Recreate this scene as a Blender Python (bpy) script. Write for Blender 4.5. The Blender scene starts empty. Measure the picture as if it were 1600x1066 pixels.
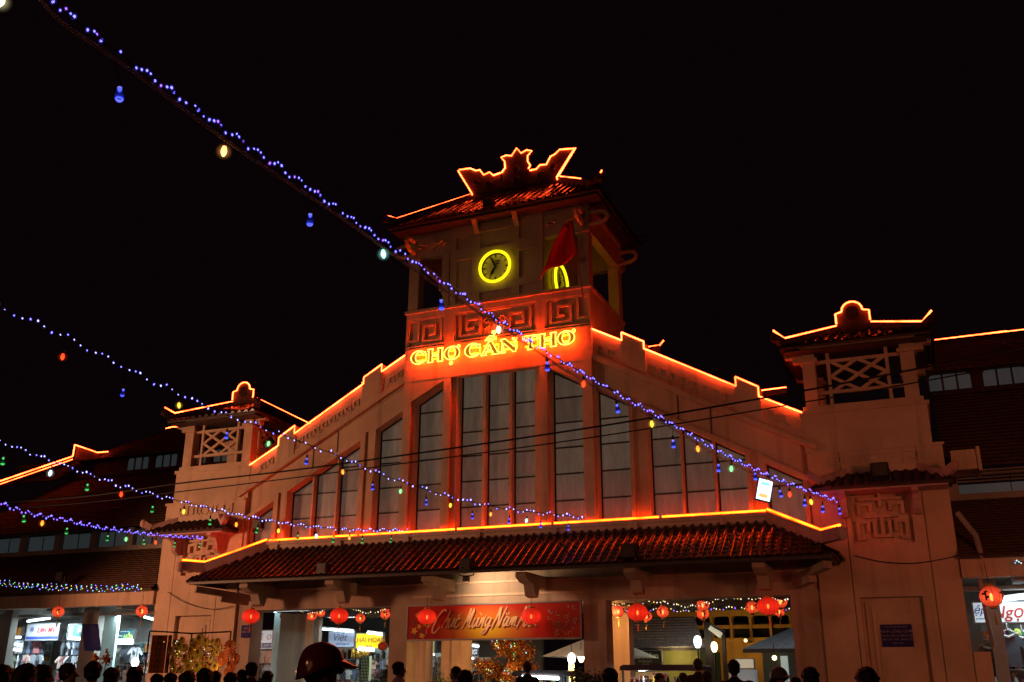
import bpy, math, random
from mathutils import Vector, Matrix
random.seed(7)
S = bpy.context.scene
COL = S.collection
# ------------------------------------------------------------------ camera, world, exposure
CAMF, PITCH, YAW, ROLL = 1529.63, 0.3363, 0.4004, 0.0042
CAMP = Vector((11.9054, -27.0, 1.45))
_f = Vector((-math.sin(YAW)*math.cos(PITCH), math.cos(YAW)*math.cos(PITCH), math.sin(PITCH)))
_r = Vector((math.cos(YAW), math.sin(YAW), 0)); _u = _r.cross(_f)
CR = _r*math.cos(ROLL)+_u*math.sin(ROLL); CU = -_r*math.sin(ROLL)+_u*math.cos(ROLL); CF = _f
cd = bpy.data.cameras.new('camera'); cam = bpy.data.objects.new('camera', cd); COL.objects.link(cam)
cd.sensor_fit = 'HORIZONTAL'; cd.sensor_width = 36.0; cd.lens = CAMF*36.0/1600; cd.clip_end = 2000; cd.clip_start = .05
mw = Matrix.Identity(4)
for i in range(3):
    mw[i][0], mw[i][1], mw[i][2], mw[i][3] = CR[i], CU[i], -CF[i], CAMP[i]
cam.matrix_world = mw
S.camera = cam
W_ = bpy.data.worlds.new('World'); S.world = W_; W_.use_nodes = True
bg = W_.node_tree.nodes['Background']; bg.inputs[0].default_value = (.0024, .0008, .0012, 1); bg.inputs[1].default_value = 1.0
S.view_settings.view_transform = 'Standard'; S.view_settings.look = 'None'
S.view_settings.exposure = 0; S.view_settings.gamma = 1
try:
    S.cycles.use_denoising = True; S.cycles.max_bounces = 5; S.cycles.diffuse_bounces = 3; S.cycles.glossy_bounces = 2
    S.cycles.sample_clamp_indirect = 3; S.cycles.caustics_reflective = False; S.cycles.caustics_refractive = False
except Exception: pass

def light(name, kind, loc, energy, col, size=.2, aim=None, spot=None):
    d = bpy.data.lights.new(name, kind); d.energy = energy; d.color = col
    if kind == 'SUN': d.angle = size
    else: d.shadow_soft_size = size
    if spot: d.spot_size = math.radians(spot); d.spot_blend = .8
    o = bpy.data.objects.new(name, d); COL.objects.link(o); o.location = loc
    if aim is not None:
        o.rotation_euler = (Vector(aim)-Vector(loc)).to_track_quat('-Z', 'Y').to_euler()
    return o
# street glow: one weak warm lamp for the whole street, and two sodium street lamps outside the frame
light('street_glow', 'SUN', (0, -40, 20), .075, (1, .34, .16), math.radians(25), aim=(6, 0, 12))
SODIUM = (1, .36, .13)

# ------------------------------------------------------------------ pixel -> place on a real plane of the building
def ray(px, py): return CF + CR*((px-800)/CAMF) + CU*((533-py)/CAMF)
def at(px, py, Y):
    d = ray(px, py); return CAMP + d*((Y-CAMP.y)/d.y)
def far(px, py, dist): return CAMP + ray(px, py).normalized()*dist

# ------------------------------------------------------------------ materials
MATS = {}
def new_mat(n):
    m = bpy.data.materials.new(n); m.use_nodes = True; MATS[n] = m
    return m, m.node_tree.nodes, m.node_tree.links, m.node_tree.nodes['Principled BSDF']
def plain(n, c, rough=.6, metal=0, emit=None, es=1, noise=0, scale=8, bump=0, spec=.5, bscale=None):
    m, N, L, P = new_mat(n)
    P.inputs['Base Color'].default_value = (*c, 1); P.inputs['Roughness'].default_value = rough; P.inputs['Metallic'].default_value = metal
    P.inputs['Specular IOR Level'].default_value = spec
    if noise or bump:
        tc = N.new('ShaderNodeTexCoord'); t = N.new('ShaderNodeTexNoise'); t.inputs['Scale'].default_value = scale; t.inputs['Detail'].default_value = 6
        L.new(tc.outputs['Object'], t.inputs['Vector'])
        if noise:
            r = N.new('ShaderNodeMapRange'); r.inputs[1].default_value = .3; r.inputs[2].default_value = .7
            r.inputs[3].default_value = 1-noise; r.inputs[4].default_value = 1+noise*.5
            L.new(t.outputs['Fac'], r.inputs[0])
            x = N.new('ShaderNodeVectorMath'); x.operation = 'SCALE'; x.inputs[0].default_value = c
            L.new(r.outputs[0], x.inputs['Scale']); L.new(x.outputs[0], P.inputs['Base Color'])
        if bump:
            b = N.new('ShaderNodeBump'); b.inputs['Strength'].default_value = bump; b.inputs['Distance'].default_value = .02
            L.new(t.outputs['Fac'], b.inputs['Height']); L.new(b.outputs[0], P.inputs['Normal'])
    if emit:
        P.inputs['Emission Color'].default_value = (*emit, 1); P.inputs['Emission Strength'].default_value = es
    return m
def glow(n, c, s=1.0, light_it=True):
    m, N, L, P = new_mat(n); N.remove(P)
    e = N.new('ShaderNodeEmission'); e.inputs[0].default_value = (*[v for v in c], 1); e.inputs[1].default_value = s
    L.new(e.outputs[0], N['Material Output'].inputs[0])
    if not light_it:
        try: m.cycles.emission_sampling = 'NONE'
        except Exception: pass
    return m
def plaster(n, c, dirt=.35):
    """painted render: large blotches, drip streaks, fine grain"""
    m, N, L, P = new_mat(n); P.inputs['Roughness'].default_value = .8; P.inputs['Specular IOR Level'].default_value = .25
    tc = N.new('ShaderNodeTexCoord')
    a = N.new('ShaderNodeTexNoise'); a.inputs['Scale'].default_value = .7; a.inputs['Detail'].default_value = 8; a.inputs['Roughness'].default_value = .65
    L.new(tc.outputs['Object'], a.inputs['Vector'])
    mp = N.new('ShaderNodeMapping'); mp.inputs['Scale'].default_value = (3.2, 3.2, .22); L.new(tc.outputs['Object'], mp.inputs['Vector'])
    s = N.new('ShaderNodeTexNoise'); s.inputs['Scale'].default_value = 1.0; s.inputs['Detail'].default_value = 5; L.new(mp.outputs[0], s.inputs['Vector'])
    g = N.new('ShaderNodeTexNoise'); g.inputs['Scale'].default_value = 45; g.inputs['Detail'].default_value = 3; L.new(tc.outputs['Object'], g.inputs['Vector'])
    r1 = N.new('ShaderNodeMapRange'); r1.inputs[1].default_value = .35; r1.inputs[2].default_value = .65; r1.inputs[3].default_value = 1-dirt*.6; r1.inputs[4].default_value = 1.08; L.new(a.outputs['Fac'], r1.inputs[0])
    r2 = N.new('ShaderNodeMapRange'); r2.inputs[1].default_value = .30; r2.inputs[2].default_value = .47; r2.inputs[3].default_value = 1-dirt*.75; r2.inputs[4].default_value = 1.0; L.new(s.outputs['Fac'], r2.inputs[0])
    mu = N.new('ShaderNodeMath'); mu.operation = 'MULTIPLY'; L.new(r1.outputs[0], mu.inputs[0]); L.new(r2.outputs[0], mu.inputs[1])
    x = N.new('ShaderNodeVectorMath'); x.operation = 'SCALE'; x.inputs[0].default_value = c; L.new(mu.outputs[0], x.inputs['Scale']); L.new(x.outputs[0], P.inputs['Base Color'])
    b = N.new('ShaderNodeBump'); b.inputs['Strength'].default_value = .25; b.inputs['Distance'].default_value = .01; L.new(g.outputs['Fac'], b.inputs['Height']); L.new(b.outputs[0], P.inputs['Normal'])
    return m
M_WALL = plaster('cream_plaster', (.60, .45, .32))
M_TRIM = plaster('pale_trim_plaster', (.62, .46, .36), .25)
M_PINK = plaster('pink_ridge_plaster', (.55, .36, .34), .35)
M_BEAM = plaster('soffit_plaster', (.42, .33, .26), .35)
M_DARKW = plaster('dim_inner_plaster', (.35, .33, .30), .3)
M_TILE = plain('glazed_roof_tile', (.026, .003, .003), .18, noise=.45, scale=5, bump=.03, spec=.4)
M_TILED = plain('old_roof_tile', (.035, .014, .010), .75, noise=.5, scale=4, bump=.3)
M_WOOD = plain('dark_timber', (.06, .04, .03), .7, noise=.4, scale=6)
M_MULL = plain('dark_steel_mullion', (.035, .025, .022), .5)
M_BLACK = plain('black_paint', (.012, .012, .013), .5)
M_CABLE = plain('black_cable', (.006, .006, .007), .6)
M_STEEL = plain('grey_steel', (.25, .25, .26), .4, .6)
def pane_mat():
    m, N, L, P = new_mat('frosted_pane'); P.inputs['Roughness'].default_value = .45
    tc = N.new('ShaderNodeTexCoord'); t = N.new('ShaderNodeTexNoise'); t.inputs['Scale'].default_value = 1.6; t.inputs['Detail'].default_value = 7; t.inputs['Roughness'].default_value = .7
    L.new(tc.outputs['Object'], t.inputs['Vector'])
    mp = N.new('ShaderNodeMapping'); mp.inputs['Scale'].default_value = (3, 3, .5); L.new(tc.outputs['Object'], mp.inputs['Vector']); L.new(mp.outputs[0], t.inputs['Vector'])
    cr = N.new('ShaderNodeValToRGB'); cr.color_ramp.elements[0].position = .3; cr.color_ramp.elements[0].color = (.14, .105, .08, 1)
    cr.color_ramp.elements[1].position = .62; cr.color_ramp.elements[1].color = (.21, .18, .15, 1)
    L.new(t.outputs['Fac'], cr.inputs[0]); L.new(cr.outputs[0], P.inputs['Base Color'])
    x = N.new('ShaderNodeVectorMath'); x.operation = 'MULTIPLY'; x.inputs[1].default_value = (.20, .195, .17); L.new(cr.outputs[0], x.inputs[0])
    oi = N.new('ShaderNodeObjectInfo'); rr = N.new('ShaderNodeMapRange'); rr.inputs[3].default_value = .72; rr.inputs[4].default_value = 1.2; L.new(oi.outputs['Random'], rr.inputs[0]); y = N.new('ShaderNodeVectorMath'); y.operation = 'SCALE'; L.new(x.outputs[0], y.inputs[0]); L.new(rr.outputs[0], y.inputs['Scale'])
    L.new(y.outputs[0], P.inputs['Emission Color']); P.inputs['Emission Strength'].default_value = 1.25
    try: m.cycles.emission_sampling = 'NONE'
    except Exception: pass
    return m
M_PANE = pane_mat()
M_CLER = plain('clerestory_glass', (.12, .14, .14), .3, emit=(.014, .021, .023), es=1)
def neon_mat(n, c):
    m = glow(n, c); N, L = m.node_tree.nodes, m.node_tree.links; e = N['Emission']; tc = N.new('ShaderNodeTexCoord'); t = N.new('ShaderNodeTexNoise'); t.inputs['Scale'].default_value = 1.7; t.inputs['Detail'].default_value = 4
    L.new(tc.outputs['Object'], t.inputs['Vector']); r = N.new('ShaderNodeMapRange'); r.inputs[1].default_value = .32; r.inputs[2].default_value = .68; r.inputs[3].default_value = .45; r.inputs[4].default_value = 1.35; L.new(t.outputs['Fac'], r.inputs[0]); L.new(r.outputs[0], e.inputs[1]); return m
M_NEON = neon_mat('orange_neon', (32, 1.75, .34)); M_NEONC = neon_mat('amber_neon', (32, 1.35, .05))
M_YNEON = glow('yellow_neon', (1.6, 1.32, .012)); M_LET = glow('sign_yellow_neon', (3.6, 2.3, .30)); M_RED = glow('sign_red_backlight', (180, 4.0, .05))
def halo_shell(n, c, tr):  # see-through emissive shell that paints a halo round tubes and LEDs
    m, N, L, P = new_mat(n); N.remove(P); e = N.new('ShaderNodeEmission'); e.inputs[0].default_value = (*c, 1); t = N.new('ShaderNodeBsdfTransparent'); x = N.new('ShaderNodeMixShader'); x.inputs[0].default_value = tr
    L.new(e.outputs[0], x.inputs[1]); L.new(t.outputs[0], x.inputs[2]); L.new(x.outputs[0], N['Material Output'].inputs[0])
    try: m.cycles.emission_sampling = 'NONE'
    except Exception: pass
    return m
M_HALO = halo_shell('red_neon_halo', (1.1, .035, .006), .88)
M_TUBE = glow('fluorescent_tube', (5.5, 7.2, 8.0)); M_WTUBE = glow('warm_fluorescent_tube', (6, 5.6, 4.2))
M_LED = {'b': glow('blue_led', (.8, .75, 5), 1, False), 'w': glow('white_led', (2.2, 2.0, 1.6), 1, False), 'g': glow('green_led', (.3, 2.0, .7), 1, False),
         'y': glow('yellow_led', (2.2, 1.5, .2), 1, False), 'c': glow('cyan_led', (.6, 1.7, 2.6), 1, False), 'i': glow('icy_led', (1.8, 1.8, 5), 1, False), 'p': glow('violet_led', (.9, .40, 4.0), 1, False)}

# ------------------------------------------------------------------ mesh builder
class MB:
    def __init__(s, flip=1): s.v = []; s.f = []; s.m = flip
    def add(s, vs, fs):
        k = len(s.v); s.v += [(p[0]*s.m, p[1], p[2]) for p in vs]; s.f += [tuple(i+k for i in f) for f in fs]; return s
    def box(s, x0, x1, y0, y1, z0, z1):
        return s.add([(x0,y0,z0),(x1,y0,z0),(x1,y1,z0),(x0,y1,z0),(x0,y0,z1),(x1,y0,z1),(x1,y1,z1),(x0,y1,z1)],
                     [(0,3,2,1),(4,5,6,7),(0,1,5,4),(1,2,6,5),(2,3,7,6),(3,0,4,7)])
    def prism(s, pts, y0, y1, axis='y'):
        """polygon given in XZ (axis y), YZ (axis x) or XY (axis z), extruded"""
        n = len(pts)
        def p3(a, b, t): return (a, t, b) if axis == 'y' else ((t, a, b) if axis == 'x' else (a, b, t))
        vs = [p3(a, b, y0) for a, b in pts]+[p3(a, b, y1) for a, b in pts]
        return s.add(vs, [tuple(range(n)), tuple(range(2*n-1, n-1, -1))]+[(i, i+n, (i+1) % n+n, (i+1) % n) for i in range(n)])
    def bar(s, a, b, w, h, up=(0, 0, 1)):
        """box beam from a to b, w wide, h tall (h along up)"""
        a = Vector(a); b = Vector(b); d = (b-a).normalized(); u = Vector(up); x = d.cross(u)
        if x.length < 1e-4: x = d.cross(Vector((0, 1, 0)))
        x.normalize(); u = x.cross(d); x *= w/2; u *= h/2
        return s.add([a-x-u, a+x-u, a+x+u, a-x+u, b-x-u, b+x-u, b+x+u, b-x+u], [(0,3,2,1),(4,5,6,7),(0,1,5,4),(1,2,6,5),(2,3,7,6),(3,0,4,7)])
    def tube(s, pts, r, n=6, closed=False):
        P = [Vector(p) for p in pts]; m = len(P); vs = []; rr = r if isinstance(r, (list, tuple)) else [r]*m; pu = None
        for i, p in enumerate(P):
            if closed: t = (P[(i+1) % m]-P[i-1])
            else: t = (P[min(i+1, m-1)]-P[max(i-1, 0)])
            t.normalize()
            if pu is None:
                x = t.cross(Vector((0, 0, 1)))
                if x.length < .2: x = t.cross(Vector((0, 1, 0)))
            else: x = pu - t*pu.dot(t)
            if x.length < 1e-5: x = t.orthogonal()
            x.normalize(); pu = x; y = t.cross(x)
            for k in range(n):
                a = 2*math.pi*k/n; vs.append(p+(x*math.cos(a)+y*math.sin(a))*rr[i])
        fs = []
        for i in range(m if closed else m-1):
            j = (i+1) % m
            for k in range(n): fs.append((i*n+k, i*n+(k+1) % n, j*n+(k+1) % n, j*n+k))
        if not closed: fs += [tuple(range(n-1, -1, -1)), tuple(range((m-1)*n, m*n))]
        return s.add(vs, fs)
    def lathe(s, prof, c=(0, 0, 0), n=12):
        """prof: list of (radius, z)"""
        vs = []
        for r, z in prof:
            for k in range(n):
                a = 2*math.pi*k/n; vs.append((c[0]+r*math.cos(a), c[1]+r*math.sin(a), c[2]+z))
        fs = [(i*n+k, i*n+(k+1) % n, (i+1)*n+(k+1) % n, (i+1)*n+k) for i in range(len(prof)-1) for k in range(n)]
        m = len(prof)
        fs += [tuple(range(n-1, -1, -1)), tuple(range((m-1)*n, m*n))]
        return s.add(vs, fs)
    def ball(s, c, rx, ry=None, rz=None, n=10, m=6):
        ry = ry or rx; rz = rz or rx; vs = [(c[0], c[1], c[2]-rz)]
        for i in range(1, m):
            t = -math.pi/2+math.pi*i/m
            for k in range(n):
                a = 2*math.pi*k/n; vs.append((c[0]+rx*math.cos(t)*math.cos(a), c[1]+ry*math.cos(t)*math.sin(a), c[2]+rz*math.sin(t)))
        vs.append((c[0], c[1], c[2]+rz)); L = len(vs)-1; fs = []
        for k in range(n): fs.append((0, 1+(k+1) % n, 1+k)); fs.append((L, L-n+k, L-n+(k+1) % n))
        for i in range(m-2):
            for k in range(n): fs.append((1+i*n+k, 1+i*n+(k+1) % n, 1+(i+1)*n+(k+1) % n, 1+(i+1)*n+k))
        return s.add(vs, fs)
    def mesh(s, name, mat, off=(0, 0, 0), smooth=False):
        me = bpy.data.meshes.new(name); o = Vector(off)
        me.from_pydata([Vector(p)-o for p in s.v], [], s.f)
        if mat: me.materials.append(mat)
        if smooth:
            for p in me.polygons: p.use_smooth = True
        me.validate(); me.update(); return me
    def build(s, name, mat, parent=None, smooth=False, label=None):
        off = world_loc(parent)
        return put(name, s.mesh(name, mat, off, smooth), parent, label=label)
def world_loc(o):
    v = Vector((0, 0, 0))
    while o is not None: v += o.location; o = o.parent
    return v
def put(name, me, parent=None, loc=(0, 0, 0), label=None, mat4=None):
    o = bpy.data.objects.new(name, me); COL.objects.link(o); o.parent = parent
    if mat4 is not None: o.matrix_basis = mat4
    else: o.location = loc
    if label: o['label'] = label
    return o
def thing(name, label, cat, loc=(0, 0, 0), group=None):
    o = bpy.data.objects.new(name, None); COL.objects.link(o); o.location = loc; o.empty_display_size = .2
    o['label'] = label; o['category'] = cat
    if group: o['group'] = group
    return o
def tag(o, label, cat, group=None):
    o['label'] = label; o['category'] = cat
    if group: o['group'] = group
    return o
def struct(name, bm, mat):
    o = bm.build(name, mat); o['kind'] = 'structure'; return o
def copy_tree(o, parent=None):
    c = o.copy(); COL.objects.link(c); c.parent = parent
    for ch in list(o.children): copy_tree(ch, c)
    return c
def text(name, body, mat, parent, loc, size, rotz=0, shear=0, extrude=.004, align='CENTER', width=None, bold=0, label=None):
    """flat lettering standing in a vertical plane that faces -Y (rotz turns it)"""
    cu = bpy.data.curves.new(name, 'FONT'); cu.body = body; cu.size = size; cu.shear = shear; cu.extrude = extrude
    cu.align_x = align; cu.align_y = 'CENTER'; cu.offset = bold; cu.resolution_u = 3
    tmp = bpy.data.objects.new(name, cu); COL.objects.link(tmp)
    dg = bpy.context.evaluated_depsgraph_get(); me = bpy.data.meshes.new_from_object(tmp.evaluated_get(dg))
    bpy.data.objects.remove(tmp); bpy.data.curves.remove(cu)
    if width and me.vertices:
        xs = [v.co.x for v in me.vertices]; w = max(xs)-min(xs); k = width/max(w, 1e-4)
        for v in me.vertices: v.co.x *= k
    me.materials.clear(); me.materials.append(mat); me.name = name
    R = Matrix.Rotation(rotz, 4, 'Z') @ Matrix.Rotation(math.pi/2, 4, 'X')
    return put(name, me, parent, label=label, mat4=Matrix.Translation(Vector(loc)-world_loc(parent)) @ R)

# ------------------------------------------------------------------ roof tile rows
def tile_row(L, r=.075, step=.24, taper=.96):
    """cover tiles laid in a row up the slope: x across, y up the slope, z off the roof"""
    b = MB(); n = max(1, round(L/step)); st = L/n; k = 6
    for i in range(n):
        y0, y1 = i*st, (i+1)*st+.03; vs = []
        for y, q, lift in ((y0, 1.0, .005), (y1, taper, .0)):
            for j in range(k+1):
                a = math.pi*j/k; vs.append((-math.cos(a)*r*q, y, math.sin(a)*r*q+lift))
        fs = [(j, j+1, k+2+j, k+1+j) for j in range(k)]+[tuple(range(k, -1, -1))]
        b.add(vs, fs)
    return b
def pan_row(L, w=.14, step=.24):
    b = MB(); n = max(1, round(L/step)); st = L/n
    for i in range(n):
        y0, y1 = i*st, (i+1)*st
        b.add([(-w/2, y0, .03), (0, y0, .008), (w/2, y0, .03), (-w/2, y1, .018), (0, y1, -.004), (w/2, y1, .018), (-w/2, y0, .012), (0, y0, -.010), (w/2, y0, .012)],
              [(0, 1, 4, 3), (1, 2, 5, 4), (6, 7, 1, 0), (7, 8, 2, 1)])
    return b
def slope(parent, e0, e1, r0, r1, mat, pitch=.25, r=.075, board=None, name='cover_tile_row', pans=True, capm=None):
    """tile one roof plane: eave e0->e1, ridge r0->r1 (r0 above e0). Rows are clipped by the hips."""
    e0, e1, r0, r1 = map(Vector, (e0, e1, r0, r1)); u = (e1-e0).normalized()
    w = (r0-e0); w = (w-u*w.dot(u)); H = w.length; w.normalize(); n = u.cross(w)
    if n.z < 0: n = -n
    Lw = (e1-e0).length; a0 = (r0-e0).dot(u); a1 = (r1-e0).dot(u)
    base = MB().add([e0-n*.02, e1-n*.02, r1-n*.02, r0-n*.02, e0-n*.09, e1-n*.09, r1-n*.09, r0-n*.09], [(0,1,2,3),(7,6,5,4),(0,4,5,1),(1,5,6,2),(2,6,7,3),(3,7,4,0)])
    brd = base.build('roof_board', board or M_WOOD, parent)
    wl = world_loc(parent); cache = {}; cnt = max(2, round(Lw/pitch)); pt = Lw/cnt
    R = Matrix((u, w, n)).transposed().to_4x4()
    for kind in ((0, 1) if pans else (0,)):
        for i in range(cnt):
            s = (i+.5*(1-kind)+kind*1.0)*pt if kind else (i+.5)*pt
            if s > Lw-.02: continue
            h = H
            if s < a0: h = H*s/a0
            elif s > a1: h = H*(Lw-s)/(Lw-a1)
            if h < .15: continue
            key = (kind, round(h/.02))
            if key not in cache:
                me = (pan_row(h, pt*.9) if kind else tile_row(h+.06, r)).mesh('pan_tile_row' if kind else name, mat, smooth=False); cache[key] = me
            put('pan_tile_row' if kind else name, cache[key], parent, mat4=Matrix.Translation(e0+u*s-wl-w*(.06 if not kind else .0)) @ R)
    return brd
def neon(parent, pts, mat=None, r=.024, name='neon_tube'):
    o = MB().tube(pts, r, 6).build(name, mat or M_NEON, parent)
    MB().tube(pts, r*1.75, 8).build('neon_halo', M_HALO, o)  # wider glowing sleeve, added as the halo of the neon
    return o
# ------------------------------------------------------------------ ground
struct('ground', MB().box(-400, 400, -60, 500, -.3, 0), plain('street_asphalt', (.05, .048, .046), .85, noise=.4, scale=3, bump=.3))
struct('pavement', MB().box(-30, 30, -7, 30, 0, .13), plain('pavement_concrete', (.22, .2, .18), .8, noise=.3, scale=4))
# two sodium street lamps that light the square (outside the picture)
def unseen_street_lamp(x, y, h, e, label, col, aim, cone):
    t = thing('unseen_street_lamp', label, 'street lamp', (x, y, 0))
    MB().lathe([(.12, 0), (.09, 1), (.06, h)], (x, y, 0), 8).build('pole', M_STEEL, t)
    MB().bar((x, y, h-.05), (x, y+1.2, h+.1), .06, .06).build('arm', M_STEEL, t)
    MB().box(x-.15, x+.15, y+1.0, y+1.6, h+.14, h+.26).build('lamp_head', M_BLACK, t)
    light('unseen_lamp_light', 'SPOT', (x, y+1.3, h-.05), e, col, 1.1, aim=aim, spot=cone)
unseen_street_lamp(-17.5, -13, 5.2, 5200, 'unseen tall steel street lamp over the left side of the crowded square', (1, .40, .20), (-8.5, 0, 4.6), 74)
unseen_street_lamp(20, -17, 5.0, 1750, 'unseen tall steel street lamp over the right side of the crowded square', (1, .25, .11), (10.5, 0, 3.0), 66)

def fill_lamp(x, y, h, e, label):  # added lamp, unseen behind the camera: low frontal fill for crowd and helmet
    t = thing('unseen_street_lamp', label, 'street lamp', (x, y, 0)); MB().lathe([(.12, 0), (.09, 1), (.06, h)], (x, y, 0), 8).build('pole', M_STEEL, t)
    MB().ball((x, y, h+.25), .22).build('globe', glow('fill_globe', (9, 3.4, 1.2)), t); light('unseen_lamp_light', 'POINT', (x, y, h+.25), e, (1, .42, .20), .24)
fill_lamp(2.5, -33, 5.6, 1150, 'globe lamp added unseen behind the camera as frontal fill')

# ------------------------------------------------------------------ central market hall with the stepped gable
hall = thing('market_hall', 'central market hall gable with a row of tall grey windows and stepped neon edge', 'building')
def corn(x): return 10.68-.535*(abs(x)-3.22)          # cornice line of the gable
FY, BY = -.10, .40
WIN = [(1.80, 2.85), (3.25, 4.25), (4.80, 5.68), (5.74, 6.60), (6.66, 7.52), (8.03, 8.98)]
def wtop(x): return 10.56-.548*(abs(x)-1.8)
Z0 = 5.30
wall = MB()
def both(f):
    for s in (1, -1): f(s)
def pr(s, pts, y0, y1): wall.prism([(s*a, b) for a, b in pts], y0, y1)
edges = [1.32]+[e for w in WIN for e in w]+[9.15]
def gable(s):
    for i in range(0, len(edges), 2):                  # piers, slim mullion piers set back
        a, b = edges[i], edges[i+1]; slim = (b-a) < .2
        pr(s, [(a, Z0), (b, Z0), (b, corn(b)), (a, corn(a) if a > 3.22 else 10.68)], FY+(.10 if slim else 0), BY)
    for a, b in WIN:
        pr(s, [(a, wtop(a)), (b, wtop(b)), (b, corn(b) if b > 3.22 else 10.68), (a, corn(a) if a > 3.22 else 10.68)], FY+.002, BY)
both(gable)
wall.box(-1.32, 1.32, FY+.002, BY, 10.82, 11.0)
for x in (-.445, .445): wall.box(x-.05, x+.05, FY+.08, BY, Z0, 10.82)
wall.build('gable_wall', M_WALL, hall)
# raised surrounds that frame each window group
def surround(s):
    for grp in ((WIN[0],), (WIN[1],), WIN[2:5], (WIN[5],)):
        a, b = grp[0][0], grp[-1][1]; w = .17
        m = MB(); m.prism([(s*x, z) for x, z in ((a-w, Z0), (a, Z0), (a, wtop(a)), (a-w, wtop(a)+.26))], FY-.07, FY)
        m.prism([(s*x, z) for x, z in ((b, Z0), (b+w*.7, Z0), (b+w*.7, wtop(b)+.08), (b, wtop(b)))], FY-.07, FY)
        m.prism([(s*x, z) for x, z in ((a, wtop(a)), (b, wtop(b)), (b+w*.7, wtop(b)+.08), (a-w, wtop(a)+.26))], FY-.072, FY)
        m.build('window_surround', M_WALL, hall)
both(surround)
m = MB(); m.box(-1.5, -1.32, FY-.07, FY, Z0, 11.0); m.box(1.32, 1.5, FY-.07, FY, Z0, 11.0); m.box(-1.32, 1.32, FY-.072, FY, 10.82, 11.0); m.build('window_surround', M_WALL, hall)
# flat pilasters and spandrels that carry the tower face down between the windows
def pil(s):
    for a, b in ((1.52, 1.76), (2.94, 3.2)): MB().box(min(s*a, s*b), max(s*a, s*b), -.29, FY-.001, Z0, 10.658).build('pilaster', M_WALL, hall)
    MB().prism([(s*x, z) for x, z in ((1.76, 10.78-.2), (2.94, 10.14-.16), (2.94, 10.658), (1.76, 10.658))], -.284, FY-.075).build('spandrel', M_WALL, hall)
both(pil)
# windows: steel frame > panes
def window(a, b, za, zb, rows):
    zt = max(za, zb); fr = MB(); t = .022; gy = .22
    def top(x): return za+(zb-za)*(x-a)/(b-a)
    fr.box(a, a+2*t, gy-.03, gy+.03, Z0, top(a+2*t)); fr.box(b-2*t, b, gy-.031, gy+.03, Z0, top(b-2*t))
    fr.bar((a, gy, za-t), (b, gy, zb-t), .062, 2*t)
    for z in rows:
        if z < min(za, zb)-.05: fr.box(a+2*t, b-2*t, gy-.029, gy+.03, z-t, z+t)
    w = fr.build('window', M_MULL, hall)
    zs = [Z0]+[z for z in rows if z < min(za, zb)-.05]+[None]
    for i in range(len(zs)-1):
        z0 = zs[i]+t; x0, x1 = a+2*t, b-2*t; tilt = random.uniform(-.004, .004)
        if zs[i+1] is None: pts = [(x0, z0), (x1, z0), (x1, top(x1)-2*t), (x0, top(x0)-2*t)]
        else: pts = [(x0, z0), (x1, z0), (x1, zs[i+1]-t), (x0, zs[i+1]-t)]
        MB().prism(pts, gy+tilt, gy+.012+tilt).build('pane', M_PANE, w)
ROWS = [6.55, 7.35, 8.15, 8.92, 9.7]
for a, b in ((-1.32, -.495), (-.395, .395), (.495, 1.32)): window(a, b, 10.82, 10.82, ROWS)
for s in (1, -1):
    for a, b in WIN:
        if s > 0: window(a, b, wtop(a), wtop(b), ROWS)
        else: window(-b, -a, wtop(b), wtop(a), ROWS)
# hall floor behind the panes and its roof (mostly hidden)
m = MB()
for s in (1, -1): m.prism([(0, 12.0), (s*9.0, 7.9), (s*9.0, 7.75), (0, 11.85)], .5, 24)
m.build('hall_roof', M_TILED, hall)
# cornice and parapet band with its greek-key relief
def par(s):
    m = MB(); m.prism([(s*x, z) for x, z in ((3.2, 10.68), (9.42, 7.36), (9.42, 7.50), (3.2, 10.85))], FY-.16, .0)
    m.prism([(s*x, z) for x, z in ((3.2, 10.86), (9.13, 7.70), (9.13, 7.90), (3.2, 10.96))], FY-.06, .0)
    m.build('cornice', M_WALL, hall)
    P = [(9.13, 8.40), (8.02, 8.98), (8.02, 9.26), (7.41, 9.62), (7.41, 9.34), (4.80, 10.80), (4.80, 11.02), (4.13, 11.40), (4.13, 11.14), (3.2, 11.64)]
    pa = MB(); pa.prism([(s*x, z) for x, z in [(3.2, 10.6), (9.13, 7.55)]+P], FY-.03, .25); pa.build('parapet', M_WALL, hall)
    for x0, x1, z0, z1 in ((7.37, 8.06, 9.62, 9.24), (4.09, 4.84, 11.40, 10.99)):
        bl = MB(); bl.prism([(s*x, z) for x, z in ((x0, z0-1.0), (x1, z1-.98), (x1, z1+.02), (x0, z0+.02))], FY-.09, .27); bl.build('parapet_block', M_WALL, hall)
    N = [(s*x, FY-.08, z+.035) for x, z in P]
    for i in range(len(N)-1): neon(hall, [N[i], N[i+1]])
    # keys
    dx, sl = .30, -.555
    def key(x):
        k = MB(); t = .028
        def q(x0, x1, z0, z1): k.prism([(s*x0, z0+sl*x0), (s*x1, z0+sl*x1), (s*x1, z1+sl*x1), (s*x0, z1+sl*x0)], -.035, 0)
        q(0, .03, 0, .24); q(.03, .20, .21, .24); q(.17, .20, .07, .21); q(.10, .17, .07, .10); q(.20, .30, 0, .03)
        return k
    me = key(0).mesh('key_relief', M_WALL)
    for x0, x1, lift in ((8.2, 9.0, .05), (4.95, 7.30, .05), (3.35, 4.05, .05)):
        x = x0
        while x < x1-.2:
            zl = 10.96-(x-3.2)*.516+lift
            put('key_relief', me, hall, loc=(s*x, FY-.03, zl)); x += dx
both(par)
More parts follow.
